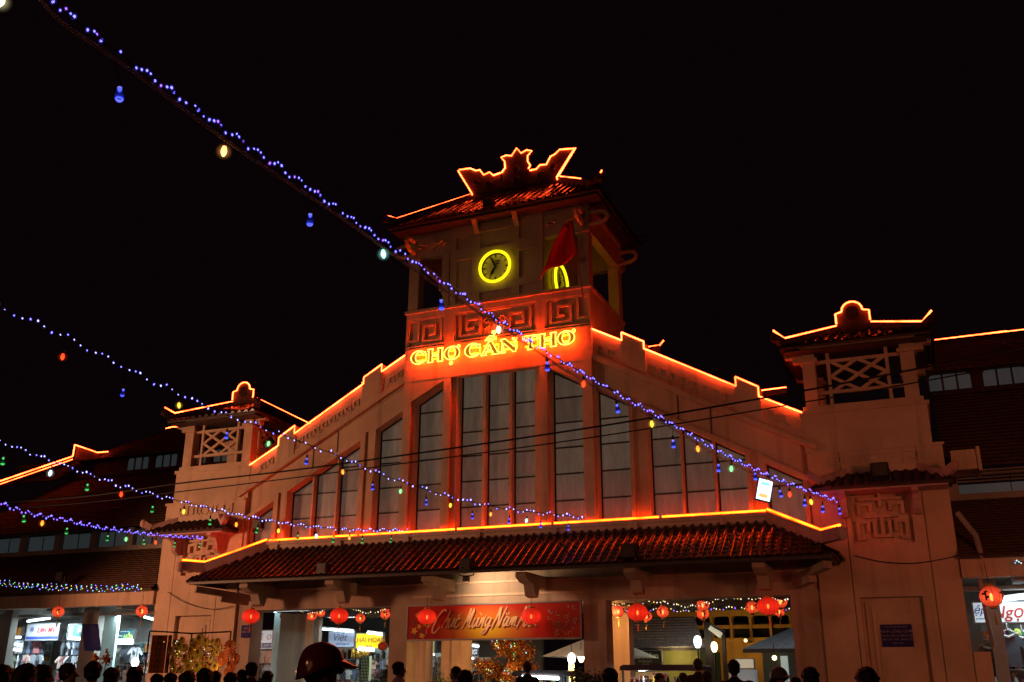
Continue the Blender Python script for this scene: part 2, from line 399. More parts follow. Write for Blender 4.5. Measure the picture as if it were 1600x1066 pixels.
# short ridge stubs of the side roofs seen behind the parapet
for pts in ([(8.02, .35, 9.32), (8.72, .35, 9.34)], [(4.80, .35, 11.05), (5.15, .35, 11.06), (5.28, .35, 11.2)], [(-6.5, .35, 9.75), (-5.75, .35, 9.78)], [(-4.8, .35, 11.05), (-5.2, .35, 11.05)]):
    MB().bar(Vector(pts[0])-Vector((0, 0, .12)), Vector(pts[1])-Vector((0, 0, .12)), .1, .2).build('ridge_stub', M_TILED, hall)
    if pts[0][0] > -5 or True: neon(hall, pts)
# entrance: beam, pillars, portico ceiling
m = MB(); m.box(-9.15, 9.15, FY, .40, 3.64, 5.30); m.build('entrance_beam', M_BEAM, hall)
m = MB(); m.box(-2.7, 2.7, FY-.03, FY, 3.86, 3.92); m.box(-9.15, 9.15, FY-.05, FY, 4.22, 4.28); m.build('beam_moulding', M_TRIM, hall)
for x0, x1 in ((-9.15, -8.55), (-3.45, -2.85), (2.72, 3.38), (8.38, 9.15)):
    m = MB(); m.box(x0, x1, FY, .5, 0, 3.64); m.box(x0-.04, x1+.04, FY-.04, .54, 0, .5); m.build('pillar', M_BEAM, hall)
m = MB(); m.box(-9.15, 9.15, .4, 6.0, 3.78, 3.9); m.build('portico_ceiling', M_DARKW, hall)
m = MB()
for i in range(24): m.box(-9.1, 9.1, .55+i*.23, .63+i*.23, 3.72, 3.779)
m.build('ceiling_slats', M_WOOD, hall)
for p0, p1, Y in ((436, 478, 3.0), (632, 668, 3.2), (690, 729, 3.2), (949, 984, 3.2)):
    a, b = at(p0, 1000, Y).x, at(p1, 1000, Y).x
    m = MB(); m.box(a, a+.45*(b-a)+.02, Y+.0, Y+.5, 0, 3.78); m.box(a+.45*(b-a), b, Y-.06, Y+.44, 0, 3.779); m.build('inner_pillar', M_WALL, hall)

# ------------------------------------------------------------------ clock tower
ct = thing('clock_tower', 'tall central clock tower with hipped tile roof and red lit frieze', 'tower', (0, 0, 0))
CY = -.30; HW = 3.2; DB = 3.35
m = MB(); m.box(-HW, HW, CY+.10, DB, 10.95, 13.0)
m.box(-HW, HW, CY, CY+.10, 11.0, 11.74)                               # sign band
m.box(-HW, HW, CY, CY+.10, 12.80, 13.0)
for x0, x1 in ((-HW, -3.14), (-1.78, -1.43), (1.41, 1.72), (3.17, HW)): m.box(x0, x1, CY, CY+.10, 11.74, 12.80)
m.box(-HW, HW, CY+.004, .0, 10.66, 10.999)
m.build('tower_base', M_WALL, ct)
m = MB(); m.box(-HW-.05, HW+.05, CY-.07, DB+.05, 13.0, 13.10); m.build('belfry_ledge', M_WALL, ct)
m = MB()
for x0, x1 in ((-3.14, -1.78), (-1.43, 1.41), (1.72, 3.17)):
    for k in range(2): m.box(x0, x1, CY-.05+k*.02, CY+.1, 11.70+k*.1, 11.75+k*.1)
m.build('frieze_moulding', M_WALL, ct)
def frieze(x0, x1, mirror=False):
    """greek key strips standing proud of a recessed panel"""
    def key(cx, w, sgn):
        m = MB(); t = .085; z0, z1 = 11.95, 12.70; y0, y1 = CY+.01, CY+.10; h = w/2
        def q(a, b, c, d): m.box(min(cx+sgn*a, cx+sgn*b), max(cx+sgn*a, cx+sgn*b), y0, y1, c, d)
        q(-h, -h+t, z0, z1); q(-h+t, h-t, z0, z0+t); q(h-t, h, z0, z1-.12); q(-h+.24, h-t, z1-.12-t, z1-.12); q(-h+.24, -h+.24+t, z0+.22, z1-.12-t); q(-h+.24+t, h-.24, z0+.22, z0+.22+t)
        m.build('key_relief', M_WALL, ct)
    m = MB(); m.box(x0, x1, CY+.02, CY+.1, 12.74, 12.80); m.box(x0, x0+.05, CY+.02, CY+.1, 11.9, 12.74); m.box(x1-.05, x1, CY+.02, CY+.1, 11.9, 12.74); m.build('panel_frame', M_WALL, ct)
    if x1-x0 > 2:
        key(x0+.55, .78, 1); key(x1-.55, .78, -1)
        m = MB(); c = (x0+x1)/2
        for sx in (1, -1):                                             # bat-like flourish in the middle
            m.tube([(c+sx*q, CY+.07, 12.35+z) for q, z in ((.05, -.05), (.15, .12), (.28, .18), (.38, .08), (.30, -.02), (.22, .03), (.2, -.12), (.36, -.22))], .035, 6)
        m.ball((c, CY+.07, 12.3), .09, .05, .14); m.build('flourish_relief', M_WALL, ct)
    else:
        key((x0+x1)/2+(.22 if x0 > 0 else .22)*(-1 if x0 > 0 else 1), .74, 1 if x0 > 0 else -1)
        m = MB(); e = x1-.42 if x0 > 0 else x0+.06
        m.box(e, e+.36, CY+.02, CY+.1, 12.0, 12.09); a = e if x0 > 0 else e+.28
        m.box(a, a+.08, CY+.022, CY+.1, 12.09, 12.72); m.build('key_relief', M_WALL, ct)
frieze(-3.14, -1.78); frieze(-1.43, 1.41); frieze(1.72, 3.17)
# belfry: clock core, corner posts, upper walls with openings
m = MB(); m.box(-1.68, 1.68, CY+.06, DB-.2, 13.1, 15.95)
zr = [(13.1, None)]
m.build('clock_core', M_WALL, ct)
m = MB(); X = [(-1.62, -1.42), (-.83, -.55), (.57, .84), (1.42, 1.66)]
for a, b in X: m.box(a, b, CY, CY+.06, 13.1, 15.9)
def hb(a, b, *zz):
    for z0, z1 in zz: m.box(a, b, CY+.001, CY+.06, z0, z1)
hb(-1.42, -.83, (13.1, 12.8+.3), (13.47, 13.70), (14.70, 15.08), (15.52, 15.9)); hb(.84, 1.42, (13.47, 13.70), (14.70, 15.08), (15.52, 15.9))
hb(-.55, .57, (13.42, 14.98), (15.58, 15.9))
m.build('core_panelling', M_WALL, ct)
m = MB()                                                              # thin raised lips that catch the light
for a, b, z in ((-1.42, -.83, 14.68), (-1.42, -.83, 13.46), (.84, 1.42, 14.68), (.84, 1.42, 13.46), (-.55, .57, 13.41), (-.55, .57, 15.57)): m.box(a, b, CY-.02, CY+.03, z-.02, z+.015)
m.build('panel_lip', M_TRIM, ct)
for sx in (-1, 1):
    for sy, yb in ((0, CY+.02), (1, DB-.42)):
        x0 = sx*HW if sx < 0 else HW-.40
        m = MB(); m.box(x0+.02, x0+.38, yb, yb+.40, 13.1, 15.0); m.box(x0-.03, x0+.43, yb-.05, yb+.45, 14.92, 15.02); m.build('corner_post', M_WALL, ct)
m = MB()
m.box(-HW, HW, CY+.061, CY+.3, 15.0, 15.949)
m.box(-HW, HW, DB-.3, DB, 15.0, 15.95)
for sx in (-1, 1):
    a = sx*HW if sx < 0 else HW-.28
    m.box(a, a+.28, CY+.3, DB-.3, 15.0, 15.95)
m.build('belfry_wall', M_WALL, ct)
MB().box(-1.95, -1.68, CY+.02, CY+.3, 13.1, 15.0).build('opening_jamb', M_WALL, ct)
for sx in (-1, 1):                                                    # winged diamond relief above each opening
    m = MB(); c = sx*2.35
    m.prism([(c-.22, 15.42), (c, 15.2), (c+.22, 15.42), (c, 15.64)], CY-.03, CY+.02)
    for q in (-1, 1): m.tube([(c+q*.24, CY, 15.42), (c+q*.42, CY, 15.5), (c+q*.55, CY, 15.4), (c+q*.42, CY, 15.34)], .04, 6)
    m.build('diamond_relief', M_WALL, ct)
# P-shaped brackets at the corners and slanted struts under the eave
def loop(x, y, dx, dy, z):
    """bracket: flat bar looped like a letter P, in the vertical plane along (dx,dy)"""
    pts = [(0, .36), (.34, .36), (.52, .31), (.60, .18), (.54, .04), (.38, -.04), (0, -.06)]
    return MB().tube([(x+dx*a, y+dy*a, z+b) for a, b in pts], .075, 6)
for x, y, dx, dy in ((HW, CY+.15, 1, 0), (-HW, CY+.15, -1, 0), (HW, DB-.2, 1, 0), (-HW, DB-.2, -1, 0), (HW-.2, CY, 0, -1), (-HW+.2, CY, 0, -1), (HW-.1, DB, 0, 1), (-HW+.1, DB, 0, 1)):
    loop(x, y, dx, dy, 15.25 if True else 0).build('eave_bracket', M_WALL, ct)
for x in (-.66, .78): MB().bar((x, CY+.02, 15.55), (x, CY-.36, 16.02), .17, .10, (0, 1, 0)).build('eave_strut', M_WALL, ct)
MB().bar((HW-.05, CY+.35, 15.85), (HW-.05, DB-.3, 15.85), .25, .2).build('eave_beam', M_WALL, ct)
# roof
EX, EYf, EYb, EZ, RX, RY, RZ = 3.76, -.85, 3.85, 16.05, 1.62, 1.45, 17.82
c = [(-EX, EYf, EZ), (EX, EYf, EZ), (EX, EYb, EZ), (-EX, EYb, EZ)]; ra, rb = (-RX, RY, RZ), (RX, RY, RZ)
slope(ct, c[0], c[1], ra, rb, M_TILE, .27); slope(ct, c[1], c[2], rb, rb, M_TILE, .27); slope(ct, c[2], c[3], rb, ra, M_TILE, .27, pans=False); slope(ct, c[3], c[0], ra, ra, M_TILE, .27, pans=False)
m = MB(); m.box(-EX+.1, EX-.1, EYf+.1, EYb-.1, EZ-.14, EZ-.08); m.build('soffit', M_WOOD, ct)
for i, (p, q) in enumerate(((c[0], ra), (c[1], rb), (c[2], rb), (c[3], ra))):
    p, q = Vector(p), Vector(q); d = (q-p); k = p+d*.09; tip = p-d*.03+Vector((0, 0, .36))
    m = MB(); m.bar(k+Vector((0, 0, .10)), q+Vector((0, 0, .10)), .22, .24); m.bar(k+Vector((0, 0, .12)), tip, .20, .22); m.ball(tip, .15, .15, .17); m.build('hip_ridge', M_TILED, ct)
    up = Vector((0, 0, .26))
    if i == 0: neon(ct, [tip+up*.6, k+up, q+up])
    if i == 1:
        neon(ct, [q+up, q+(k-q)*.62+up]); neon(ct, [tip+up*.5, tip+up*.5+(tip-k).normalized()*.16])
m = MB(); m.box(-RX-.05, RX+.05, RY-.16, RY+.16, RZ-.15, RZ+.42); m.build('ridge_wall', M_TILED, ct)
# cresting: winged ends and crowned centre, outlined in neon
CRY = 1.30
wingL = [(-1.62, 17.95), (-2.2, 19.0), (-1.72, 19.0), (-1.5, 18.86), (-1.33, 18.85), (-1.18, 18.62), (-.95, 18.68), (-.80, 18.52), (-.52, 18.56), (-.52, 17.9)]
wingR = [(1.60, 17.95), (2.26, 18.92), (1.72, 19.0), (1.55, 18.86), (1.38, 18.80), (1.22, 18.52), (.98, 18.55), (.85, 18.42), (.60, 18.42), (.60, 17.9)]
crown = [(-.48, 18.55), (-.34, 18.72), (-.36, 18.98), (-.50, 19.18), (-.30, 19.22), (-.10, 19.15), (.10, 19.42), (.27, 19.18), (.48, 19.26), (.68, 19.18), (.52, 19.02), (.52, 18.80), (.62, 18.62), (.55, 18.5)]
for pts, nm in ((wingL, 'cresting_wing'), (wingR, 'cresting_wing'), (crown+[(.55, 17.9), (-.48, 17.9)], 'cresting_crown')):
    MB().prism(pts, CRY-.02, CRY+.14).build(nm, M_TILED, ct)
for x, z in ((-1.5, 18.4), (-1.0, 18.25), (1.45, 18.4), (1.0, 18.2), (.05, 18.6), (.05, 18.2)):
    m = MB(); m.lathe([(.02, -.03), (.16, -.02), (.12, .03), (.05, .04)], (0, 0, 0), 10); o = m.build('cresting_boss', M_TILED, ct)
    o.matrix_basis = Matrix.Translation((x, CRY-.03, z)) @ Matrix.Rotation(math.pi/2, 4, 'X')
y = CRY-.06
neon(ct, [(a, y, b) for a, b in [(-1.62, 17.9)]+wingL[:2]]); neon(ct, [(a, y, b) for a, b in [(-2.16, 19.03)]+wingL[2:9]])
neon(ct, [(a, y, b) for a, b in crown]); neon(ct, [(a, y, b) for a, b in wingR[1:9]]); neon(ct, [(a, y, b) for a, b in [(1.62, 17.85)]+wingR[:2]]); neon(ct, [(a+.06, y-.03, b) for a, b in wingR[:2]], r=.025)
# ------------------------------------------------------------------ clock on the tower, second dial on its side
def clock(cx, cy, cz, rot, label, R=.47):
    t = thing('clock', label, 'clock', (cx, cy, cz), group='clocks of the tower'); t.rotation_euler = (0, 0, rot)
    def lb(b, name, mat, par=t): return put(name, b.mesh(name, mat), par)
    def ring(r, rr, y): return [(r*math.cos(a), y, r*math.sin(a)) for a in [2*math.pi*i/40 for i in range(40)]]
    lb(MB().prism([(R*math.cos(i*math.pi/20), R*math.sin(i*math.pi/20)) for i in range(40)], -.05, .03), 'face', plain('clock_face', (.85, .80, .5), .5, noise=.15, scale=3) if 'clock_face' not in MATS else MATS['clock_face'])
    lb(MB().tube(ring(R*1.0, 0, -.06), .022, 6, True), 'bezel', M_BLACK)
    lb(MB().tube(ring(R*1.12, 0, -.13), .050, 8, True), 'neon_ring', M_YNEON)
    for k in range(12):
        a = math.pi/2-k*math.pi/6; r0, r1 = R*.76, R*.93; w = .05 if k % 3 == 0 else .028
        p, q = Vector((r0*math.cos(a), -.056, r0*math.sin(a))), Vector((r1*math.cos(a), -.056, r1*math.sin(a)))
        lb(MB().bar(p, q, w, .012, (0, 1, 0)), 'hour_mark', M_BLACK)
    for ang, L, w, nm in ((216, .36, .055, 'hour_hand'), (112, .44, .04, 'minute_hand')):
        if nm == 'hour_hand': ang = 238
        a = math.radians(ang); p = Vector((-.07*math.cos(a), -.07, -.07*math.sin(a))); q = Vector((L*math.cos(a), -.07, L*math.sin(a)))
        lb(MB().prism([(p.x-w*math.sin(a)*.6, p.z+w*math.cos(a)*.6), (p.x+w*math.sin(a)*.6, p.z-w*math.cos(a)*.6), (q.x*.6+w*math.sin(a), q.z*.6-w*math.cos(a)), (q.x, q.z), (q.x*.6-w*math.sin(a), q.z*.6+w*math.cos(a))], -.085-.01*(nm[0] == 'm'), -.075-.01*(nm[0] == 'm')), nm, M_BLACK)
    lb(MB().ball((0, -.08, 0), .045), 'hub', M_BLACK)
    lb(MB().box(-.02, .16, -.062, -.056, .19, .225).box(-.05, .13, -.062, -.056, .10, .13), 'dial_mark', M_BLACK)
    return t
clock(.03, CY+.02, 14.19, 0, 'round clock with glowing yellow ring facing the square from the tower')
clock(1.74, .85, 13.82, math.pi/2, 'clock dial seen edge on through the right belfry opening', .52)

# ------------------------------------------------------------------ CHO CAN THO letters: outlined capitals
sign = thing('market_sign', 'neon sign reading CHỢ CẦN THƠ in yellow outlined capitals', 'sign', (0, CY, 11.05))
M_LFACE = plain('letter_face', (.65, .33, .06), .5)
def oval(cx, cz, rx, rz, n=26, a0=0, a1=360): return [(cx+rx*math.cos(math.radians(a0+(a1-a0)*i/n)), cz+rz*math.sin(math.radians(a0+(a1-a0)*i/n))) for i in range(n+(0 if a1-a0 == 360 else 1))]
def letter(ch, w, h):
    """closed outlines (x,z) in a w x h box; stems thick, hairlines thin, slab serifs"""
    s = .24*w; t = .12*h; e = .06*w
    if ch == 'H':
        return [[(0,0),(s+2*e,0),(s+2*e,t),(s+e,t),(s+e,h*.44),(w-s-e,h*.44),(w-s-e,t),(w-s-2*e,t),(w-s-2*e,0),(w,0),(w,t),(w-e,t),(w-e,h-t),(w,h-t),(w,h),(w-s-2*e,h),(w-s-2*e,h-t),(w-s-e,h-t),(w-s-e,h*.56),(s+e,h*.56),(s+e,h-t),(s+2*e,h-t),(s+2*e,h),(0,h),(0,h-t),(e,h-t),(e,t),(0,t)]]
    if ch == 'T':
        c = w/2
        return [[(c-s*.8,0),(c+s*.8,0),(c+s*.8,t),(c+s*.5,t),(c+s*.5,h-t),(w-.1*w,h-t),(w-.08*w,h-2.6*t),(w,h-2.6*t),(w,h),(0,h),(0,h-2.6*t),(.08*w,h-2.6*t),(.1*w,h-t),(c-s*.5,h-t),(c-s*.5,t),(c-s*.8,t)]]
    if ch == 'A':
        return [[(0,0),(.30*w,0),(.30*w,t),(.22*w,t),(.29*w,.28*h),(.62*w,.28*h),(.68*w,t),(.60*w,t),(.60*w,0),(w,0),(w,t),(.93*w,t),(.58*w,h),(.44*w,h),(.08*w,t),(0,t)], [(.34*w,.40*h),(.57*w,.40*h),(.46*w,.76*h)]]
    if ch == 'N':
        return [[(0,0),(.30*w,0),(.30*w,t),(.20*w,t),(.20*w,.70*h),(.76*w,0),(.9*w,0),(.9*w,h-t),(w,h-t),(w,h),(.70*w,h),(.70*w,h-t),(.80*w,h-t),(.80*w,.38*h),(.30*w,h),(0,h),(0,h-t),(.1*w,h-t),(.1*w,t),(0,t)]]
    if ch == 'O':
        return [oval(w/2, h/2, w/2, h/2), oval(w/2, h/2, w*.22, h*.40)]
    if ch == 'C':
        o = oval(w/2, h/2, w/2, h/2, 22, 42, 318); i = oval(w*.56, h/2, w*.26, h*.39, 18, 305, 55)
        return [o+[(w*.92, h*.18)]+i+[(w*.84, h*.62), (w*.94, h*.62), (w*.94, h*.9)]]
    if ch == 'dot': return [oval(w/2, h/2, w/2, h/2, 10)]
    if ch == 'hat': return [[(0, 0), (.2*w, 0), (.5*w, .5*h), (.8*w, 0), (w, 0), (.58*w, h), (.42*w, h)]]
    if ch == 'hook': return [[(.1*w, .6*h), (.2*w, h), (.7*w, h), (.9*w, .65*h), (.6*w, .35*h), (.55*w, 0), (.4*w, 0), (.42*w, .42*h), (.68*w, .68*h), (.55*w, .85*h), (.35*w, .8*h), (.3*w, .6*h)]]
    if ch == 'horn': return [oval(w/2, h/2, w/2, h/2, 10)]
def put_letter(ch, x, z, w, h, name='letter'):
    ol = letter(ch, w, h); b = MB()
    if len(ol) == 2:                                   # face with a counter: stitched ring
        A, B = ol
        if len(A) == len(B): b.add([(x+p[0], CY-.19, z+p[1]) for p in A]+[(x+p[0], CY-.19, z+p[1]) for p in B], [(i, (i+1) % len(A), (i+1) % len(A)+len(A), i+len(A)) for i in range(len(A))])
        else: b.prism([(x+p[0], z+p[1]) for p in A], CY-.19, CY-.175)
    else: b.prism([(x+p[0], z+p[1]) for p in ol[0]], CY-.19, CY-.175)
    o = b.build(name, M_LFACE, sign)
    for c in ol:
        MB().tube([(x+p[0], CY-.215, z+p[1]) for p in c], .016, 6, True).build('yellow_tube', M_LET, o)
    if w > .3: MB().tube([(x+w*.1, CY-.13, z+h*.3), (x+w*.9, CY-.13, z+h*.3), (x+w*.9, CY-.13, z+h*.75), (x+w*.1, CY-.13, z+h*.75)], .022, 6).build('red_backlight', M_RED, o)
L0, LH = .10, .45
for ch, x, w in (('C', -2.86, .56), ('H', -2.25, .55), ('O', -1.66, .55), ('C', -.93, .56), ('A', -.36, .62), ('N', .30, .58), ('T', 1.05, .52), ('H', 1.60, .57), ('O', 2.20, .55)):
    put_letter(ch, x, 11.05+L0, w, LH)
put_letter('dot', -1.46, 11.05-.06, .11, .10, 'underdot'); put_letter('horn', -1.20, 11.52, .10, .10, 'horn'); put_letter('horn', 2.68, 11.52, .10, .10, 'horn')
put_letter('hat', -.24, 11.63, .40, .15, 'circumflex'); put_letter('hook', -.02, 11.76, .20, .17, 'hook')

# ------------------------------------------------------------------ flag on the tower
def cloth(name, pts_grid, mat, parent):
    b = MB(); R, C = len(pts_grid), len(pts_grid[0])
    b.add([p for row in pts_grid for p in row], [(i*C+j, i*C+j+1, (i+1)*C+j+1, (i+1)*C+j) for i in range(R-1) for j in range(C-1)])
    o = b.build(name, mat, parent, smooth=True); md = o.modifiers.new('thickness', 'SOLIDIFY'); md.thickness = .008; return o
fl = thing('flag', 'drooping red flag on a thin pole beside the belfry opening', 'flag', (3.06, -.75, 12.9))
MB().tube([(3.06, -.55, 12.6), (2.93, -1.05, 15.1)], .022, 6).build('pole', M_STEEL, fl)
g = []
for i in range(13):
    s = i/12; top = Vector((2.94, -1.03, 14.98)); bot = Vector((3.03, -.76, 13.98))
    a = top.lerp(bot, s); L = .2+1.22*s; row = []
    for j in range(9):
        q = j/8; row.append((a.x-L*q*.92, a.y-.10*math.sin(q*7+s*3)*(.3+q)-.1*q, a.z-.55*q*s+.05*math.sin(q*9+s)*s-.12*q))
    g.append(row)
cloth('flag_cloth', g, plain('red_flag_cloth', (.55, .012, .012), .7, emit=None), fl)

# ------------------------------------------------------------------ entrance canopy
cn = thing('entrance_canopy', 'long red tiled canopy edged with amber neon above the market entrance', 'canopy', (0, -.1, 4.4))
RYc, RZc, EYc, EZc = -.32, 5.52, -1.95, 4.45
slope(cn, (-9.78, EYc, EZc), (9.78, EYc, EZc), (-8.0, RYc, RZc), (8.0, RYc, RZc), M_TILE, .243, .068)
for s in (1, -1):
    a, b = (9.78*s, EYc, EZc), (9.78*s, -.12, EZc)
    if s > 0: slope(cn, a, b, (8.0, RYc, RZc), (8.0, -.12, RZc), M_TILE, .25, .068)
    else: slope(cn, b, a, (-8.0, -.12, RZc), (-8.0, RYc, RZc), M_TILE, .25, .068)
m = MB(); m.box(-8.02, 8.02, -.36, -.11, 5.45, 5.78); m.build('ridge_wall', M_TRIM, cn)
m = MB(); m.box(-8.1, 8.1, -.42, -.11, 5.66, 5.72); m.build('ridge_moulding', M_TRIM, cn)
for i in range(20):                                                    # small posts that lift the neon off the ridge wall
    x = -7.6+i*.8
    if i % 3 == 0: MB().box(x-.05, x+.05, -.43, -.36, 5.50, 5.78).build('ridge_stud', M_TRIM, cn)
segs = [-8.02, -4.6, -1.2, 1.9, 5.1, 8.02]
for i in range(5): neon(cn, [(segs[i]+.05, -.31, 5.825), (segs[i+1]-.05, -.31, 5.825)], M_NEONC, .029)
for s in (1, -1):
    q = Vector((8.02*s, -.30, 5.62)); k = Vector((9.45*s, -1.50, 4.86)); tip = Vector((9.95*s, -2.02, 4.90))
    m = MB(); m.bar(q, k, .22, .36); m.bar(k-(k-q)*.02, tip, .20, .30); m.prism([(-.16, -.05), (.12, -.17), (.17, .17), (-.05, .12)], -.12, .12) if False else None
    m.ball(tip+Vector((.03*s, -.03, -.02)), .14, .14, .17); m.build('hip_ridge', M_PINK, cn)
    neon(cn, [q+Vector((0, -.06, .23)), k+Vector((0, -.02, .21)), tip+Vector((0, 0, .19))], M_NEONC, .029)
m = MB(); m.prism([(-1.86, 4.385), (-.12, 5.35), (-.12, 5.30), (-1.86, 4.36)], -8.6, 8.6, 'x'); m.build('soffit', M_WOOD, cn)
m = MB(); m.box(-9.7, 9.7, -1.93, -1.88, 4.33, 4.40); m.box(-9.7, -9.6, -1.88, -.11, 4.33, 4.40); m.box(9.6, 9.7, -1.88, -.11, 4.33, 4.40); m.build('fascia', M_MULL, cn)
prof = [(-.1, 4.33), (-1.70, 4.33), (-1.72, 4.20), (-1.45, 4.08), (-1.15, 4.05), (-1.08, 3.92), (-1.0, 3.74), (-.78, 3.70), (-.72, 3.84), (-.66, 3.98), (-.1, 3.99)]
for x in (-7.75, -4.65, -1.42, 1.48, 4.55, 7.88): MB().prism(prof, x-.15, x+.15, 'x').build('bracket', M_BEAM, cn)
for s in (1, -1):
    m = MB(); m.bar((8.5*s, -.12, 4.0), (9.55*s, -1.75, 4.2), .22, .18); m.bar((8.6*s, -.3, 3.86), (9.1*s, -1.05, 3.94), .2, .16); m.build('corner_bracket', M_BEAM, cn)

# ------------------------------------------------------------------ corner towers
def tower(s, label):
    t = thing('corner_tower', label, 'tower', (10.8*s, 1.3, 0), group='corner towers of the market')
    B = lambda: MB(s)
    def X(b, name, mat, smooth=False): return b.build(name, mat, t, smooth)
    b = B(); b.box(9.15, 12.5, -.04, .55, 0, 3.8); b.box(9.15, 12.5, -.04, 2.9, 3.8, 7.3)
    b.box(9.15, 9.96, -.2, -.04, 0, 7.3); b.box(11.87, 12.5, -.2, -.04, 0, 7.3)
    for x0, x1, z0, z1 in ((9.98, 10.1, 0, 7.3), (11.57, 11.85, 0, 7.3), (10.1, 11.57, 3.52, 4.83), (10.1, 11.57, 6.27, 7.3)): b.box(x0, x1, -.2, -.04, z0, z1)
    X(b, 'lower_wall', M_WALL)
    X(B().box(10.2, 11.47, -.10, -.04, 0, 3.42).box(10.45, 11.25, -.155, -.10, 0, 3.12).box(10.34, 10.45, -.13, -.10, 0, 3.22).box(11.25, 11.36, -.13, -.10, 0, 3.22).box(10.45, 11.25, -.13, -.10, 3.12, 3.22), 'blind_door_panel', M_WALL)
    # longevity fret relief
    b = B(); y0, y1 = -.15, -.04; q = lambda x0, x1, z0, z1: b.box(10.12+x0*1.43, 10.12+x1*1.43, y0, y1, 4.85+z0*1.4, 4.85+z1*1.4)
    for a in ((.05, .95, .90, .96), (.47, .53, .66, .90), (.12, .88, .78, .83), (.10, .16, .52, .74), (.16, .36, .68, .74), (.30, .36, .58, .68), (.84, .90, .52, .74), (.64, .84, .68, .74), (.64, .70, .58, .68), (.22, .78, .46, .51), (.47, .53, .10, .46),
              (.06, .12, .06, .42), (.12, .30, .36, .42), (.24, .30, .20, .36), (.12, .20, .06, .12), (.88, .94, .06, .42), (.70, .88, .36, .42), (.70, .76, .20, .36), (.80, .88, .06, .12), (.34, .40, .10, .40), (.60, .66, .10, .40), (.40, .47, .10, .16), (.53, .60, .10, .16)): y0 -= .0015; q(*a)
    X(b, 'fret_relief', M_WALL)
    # band with square fret, bracket and ring ornaments
    b = B(); y0, y1 = -.235, -.2; z = 6.86
    for c, kind in ((9.85, 'f'), (10.42, 'n'), (10.82, 'o'), (11.22, 'n'), (11.72, 'f')):
        if kind == 'o':
            b.tube([(c+.16*math.cos(i*math.pi/8), -.205, z+.14+.16*math.sin(i*math.pi/8)) for i in range(16)], .03, 5, True)
        elif kind == 'n':
            b.box(c-.15, c+.15, y0, y1, z+.26, z+.30); b.box(c-.10, c-.06, y0, y1, z+.02, z+.26); b.box(c+.06, c+.10, y0, y1, z+.02, z+.26); b.box(c-.2, c-.1, y0, y1, z, z+.04); b.box(c+.1, c+.2, y0, y1, z, z+.04)
        else:
            b.box(c-.2, c+.2, y0, y1, z+.27, z+.31); b.box(c-.2, c-.16, y0, y1, z, z+.27); b.box(c+.16, c+.2, y0, y1, z+.08, z+.27); b.box(c-.16, c+.12, y0, y1, z-.03, z+.01); b.box(c-.06, c+.16, y0, y1, z+.08, z+.12)
    X(b, 'band_relief', M_WALL)
    X(B().box(9.12, 12.28, -.15, 2.7, 7.3, 8.36).box(9.06, 12.34, -.19, 2.74, 8.36, 8.46).box(9.16, 12.22, -.12, 2.66, 8.46, 8.60), 'upper_wall', M_WALL)
    X(B().box(9.2, 12.55, -.23, -.2, 7.25, 7.32), 'ledge', M_WALL)
    # belfry posts, head beam, floor
    for (x0, x1) in ((9.24, 9.58), (11.78, 12.14)):
        for (y0, y1) in ((-.08, .26), (2.28, 2.62)):
            X(B().box(x0, x1, y0, y1, 8.6, 10.2), 'corner_post', M_WALL)
            X(B().box(x0-.07, x1+.07, y0-.07, y1+.07, 9.86, 9.96), 'post_cap', M_WALL)
    X(B().box(9.2, 12.2, -.10, .24, 10.2, 10.4).box(9.2, 12.2, 2.3, 2.64, 10.2, 10.4).box(9.2, 9.52, .24, 2.3, 10.2, 10.4).box(11.88, 12.2, .24, 2.3, 10.2, 10.4), 'head_beam', M_WALL)
    # lattice railing: front and inner side
    def rail(P):
        def q(name, x0, z0, x1, z1, w=.09, dp=.07): X(B().bar(P(x0, z0), P(x1, z1), w, dp + (.018 if 'rail' in name else .032 if 'post' in name else 0), P.up), name, M_WALL)
        zb, zt = 8.98, 9.86
        for z in (zb, zt): q('lattice_rail', 0, z, 1, z)
        for x in (.155, .845): q('lattice_post', x, 8.6, x, 10.2)
        xa, xb = .175, .825
        for c in (-.5, 0, .5):
            for sg in (1, -1):
                u0, u1 = max(0, -c), min(1, 1-c); v0, v1 = u0+c, u1+c
                if sg < 0: v0, v1 = 1-v0, 1-v1
                q('lattice_bar', xa+(xb-xa)*u0, zb+(zt-zb)*v0, xa+(xb-xa)*u1, zb+(zt-zb)*v1, .085, .07 if sg > 0 else .077)
    def front(u, z): return Vector((9.58+u*2.20, .06, z))
    front.up = (0, 1, 0)
    def side(u, z): return Vector((9.40, .26+u*2.02, z))
    side.up = (1, 0, 0)
    rail(front); rail(side)
    # stepped brackets under the eave at each corner
    for x0, sg in ((9.24, -1), (12.14, 1)):
        for y in (0, 2.4):
            b = B(); b.box(min(x0, x0+sg*.45), max(x0, x0+sg*.45), y-.02, y+.20, 10.05, 10.2); b.box(min(x0, x0+sg*.25), max(x0, x0+sg*.25), y-.02, y+.20, 9.9, 10.05); X(b, 'eave_bracket', M_WALL)
    # roof
    cx, cy, h = 10.66, 1.35, 1.95; ez, rz = 10.22, 11.12
    c = [(cx-h, cy-h, ez), (cx+h, cy-h, ez), (cx+h, cy+h, ez), (cx-h, cy+h, ez)]; ra, rb = (cx-.35, cy, rz), (cx+.35, cy, rz)
    mir = (lambda p: Vector((p[0]*s, p[1], p[2])))
    for e0, e1, r0, r1 in ((c[0], c[1], ra, rb), (c[1], c[2], rb, rb), (c[2], c[3], rb, ra), (c[3], c[0], ra, ra)):
        if s > 0: slope(t, e0, e1, r0, r1, M_TILE, .27, .08, pans=True)
        else: slope(t, mir(e1), mir(e0), mir(r1), mir(r0), M_TILE, .27, .08, pans=True)
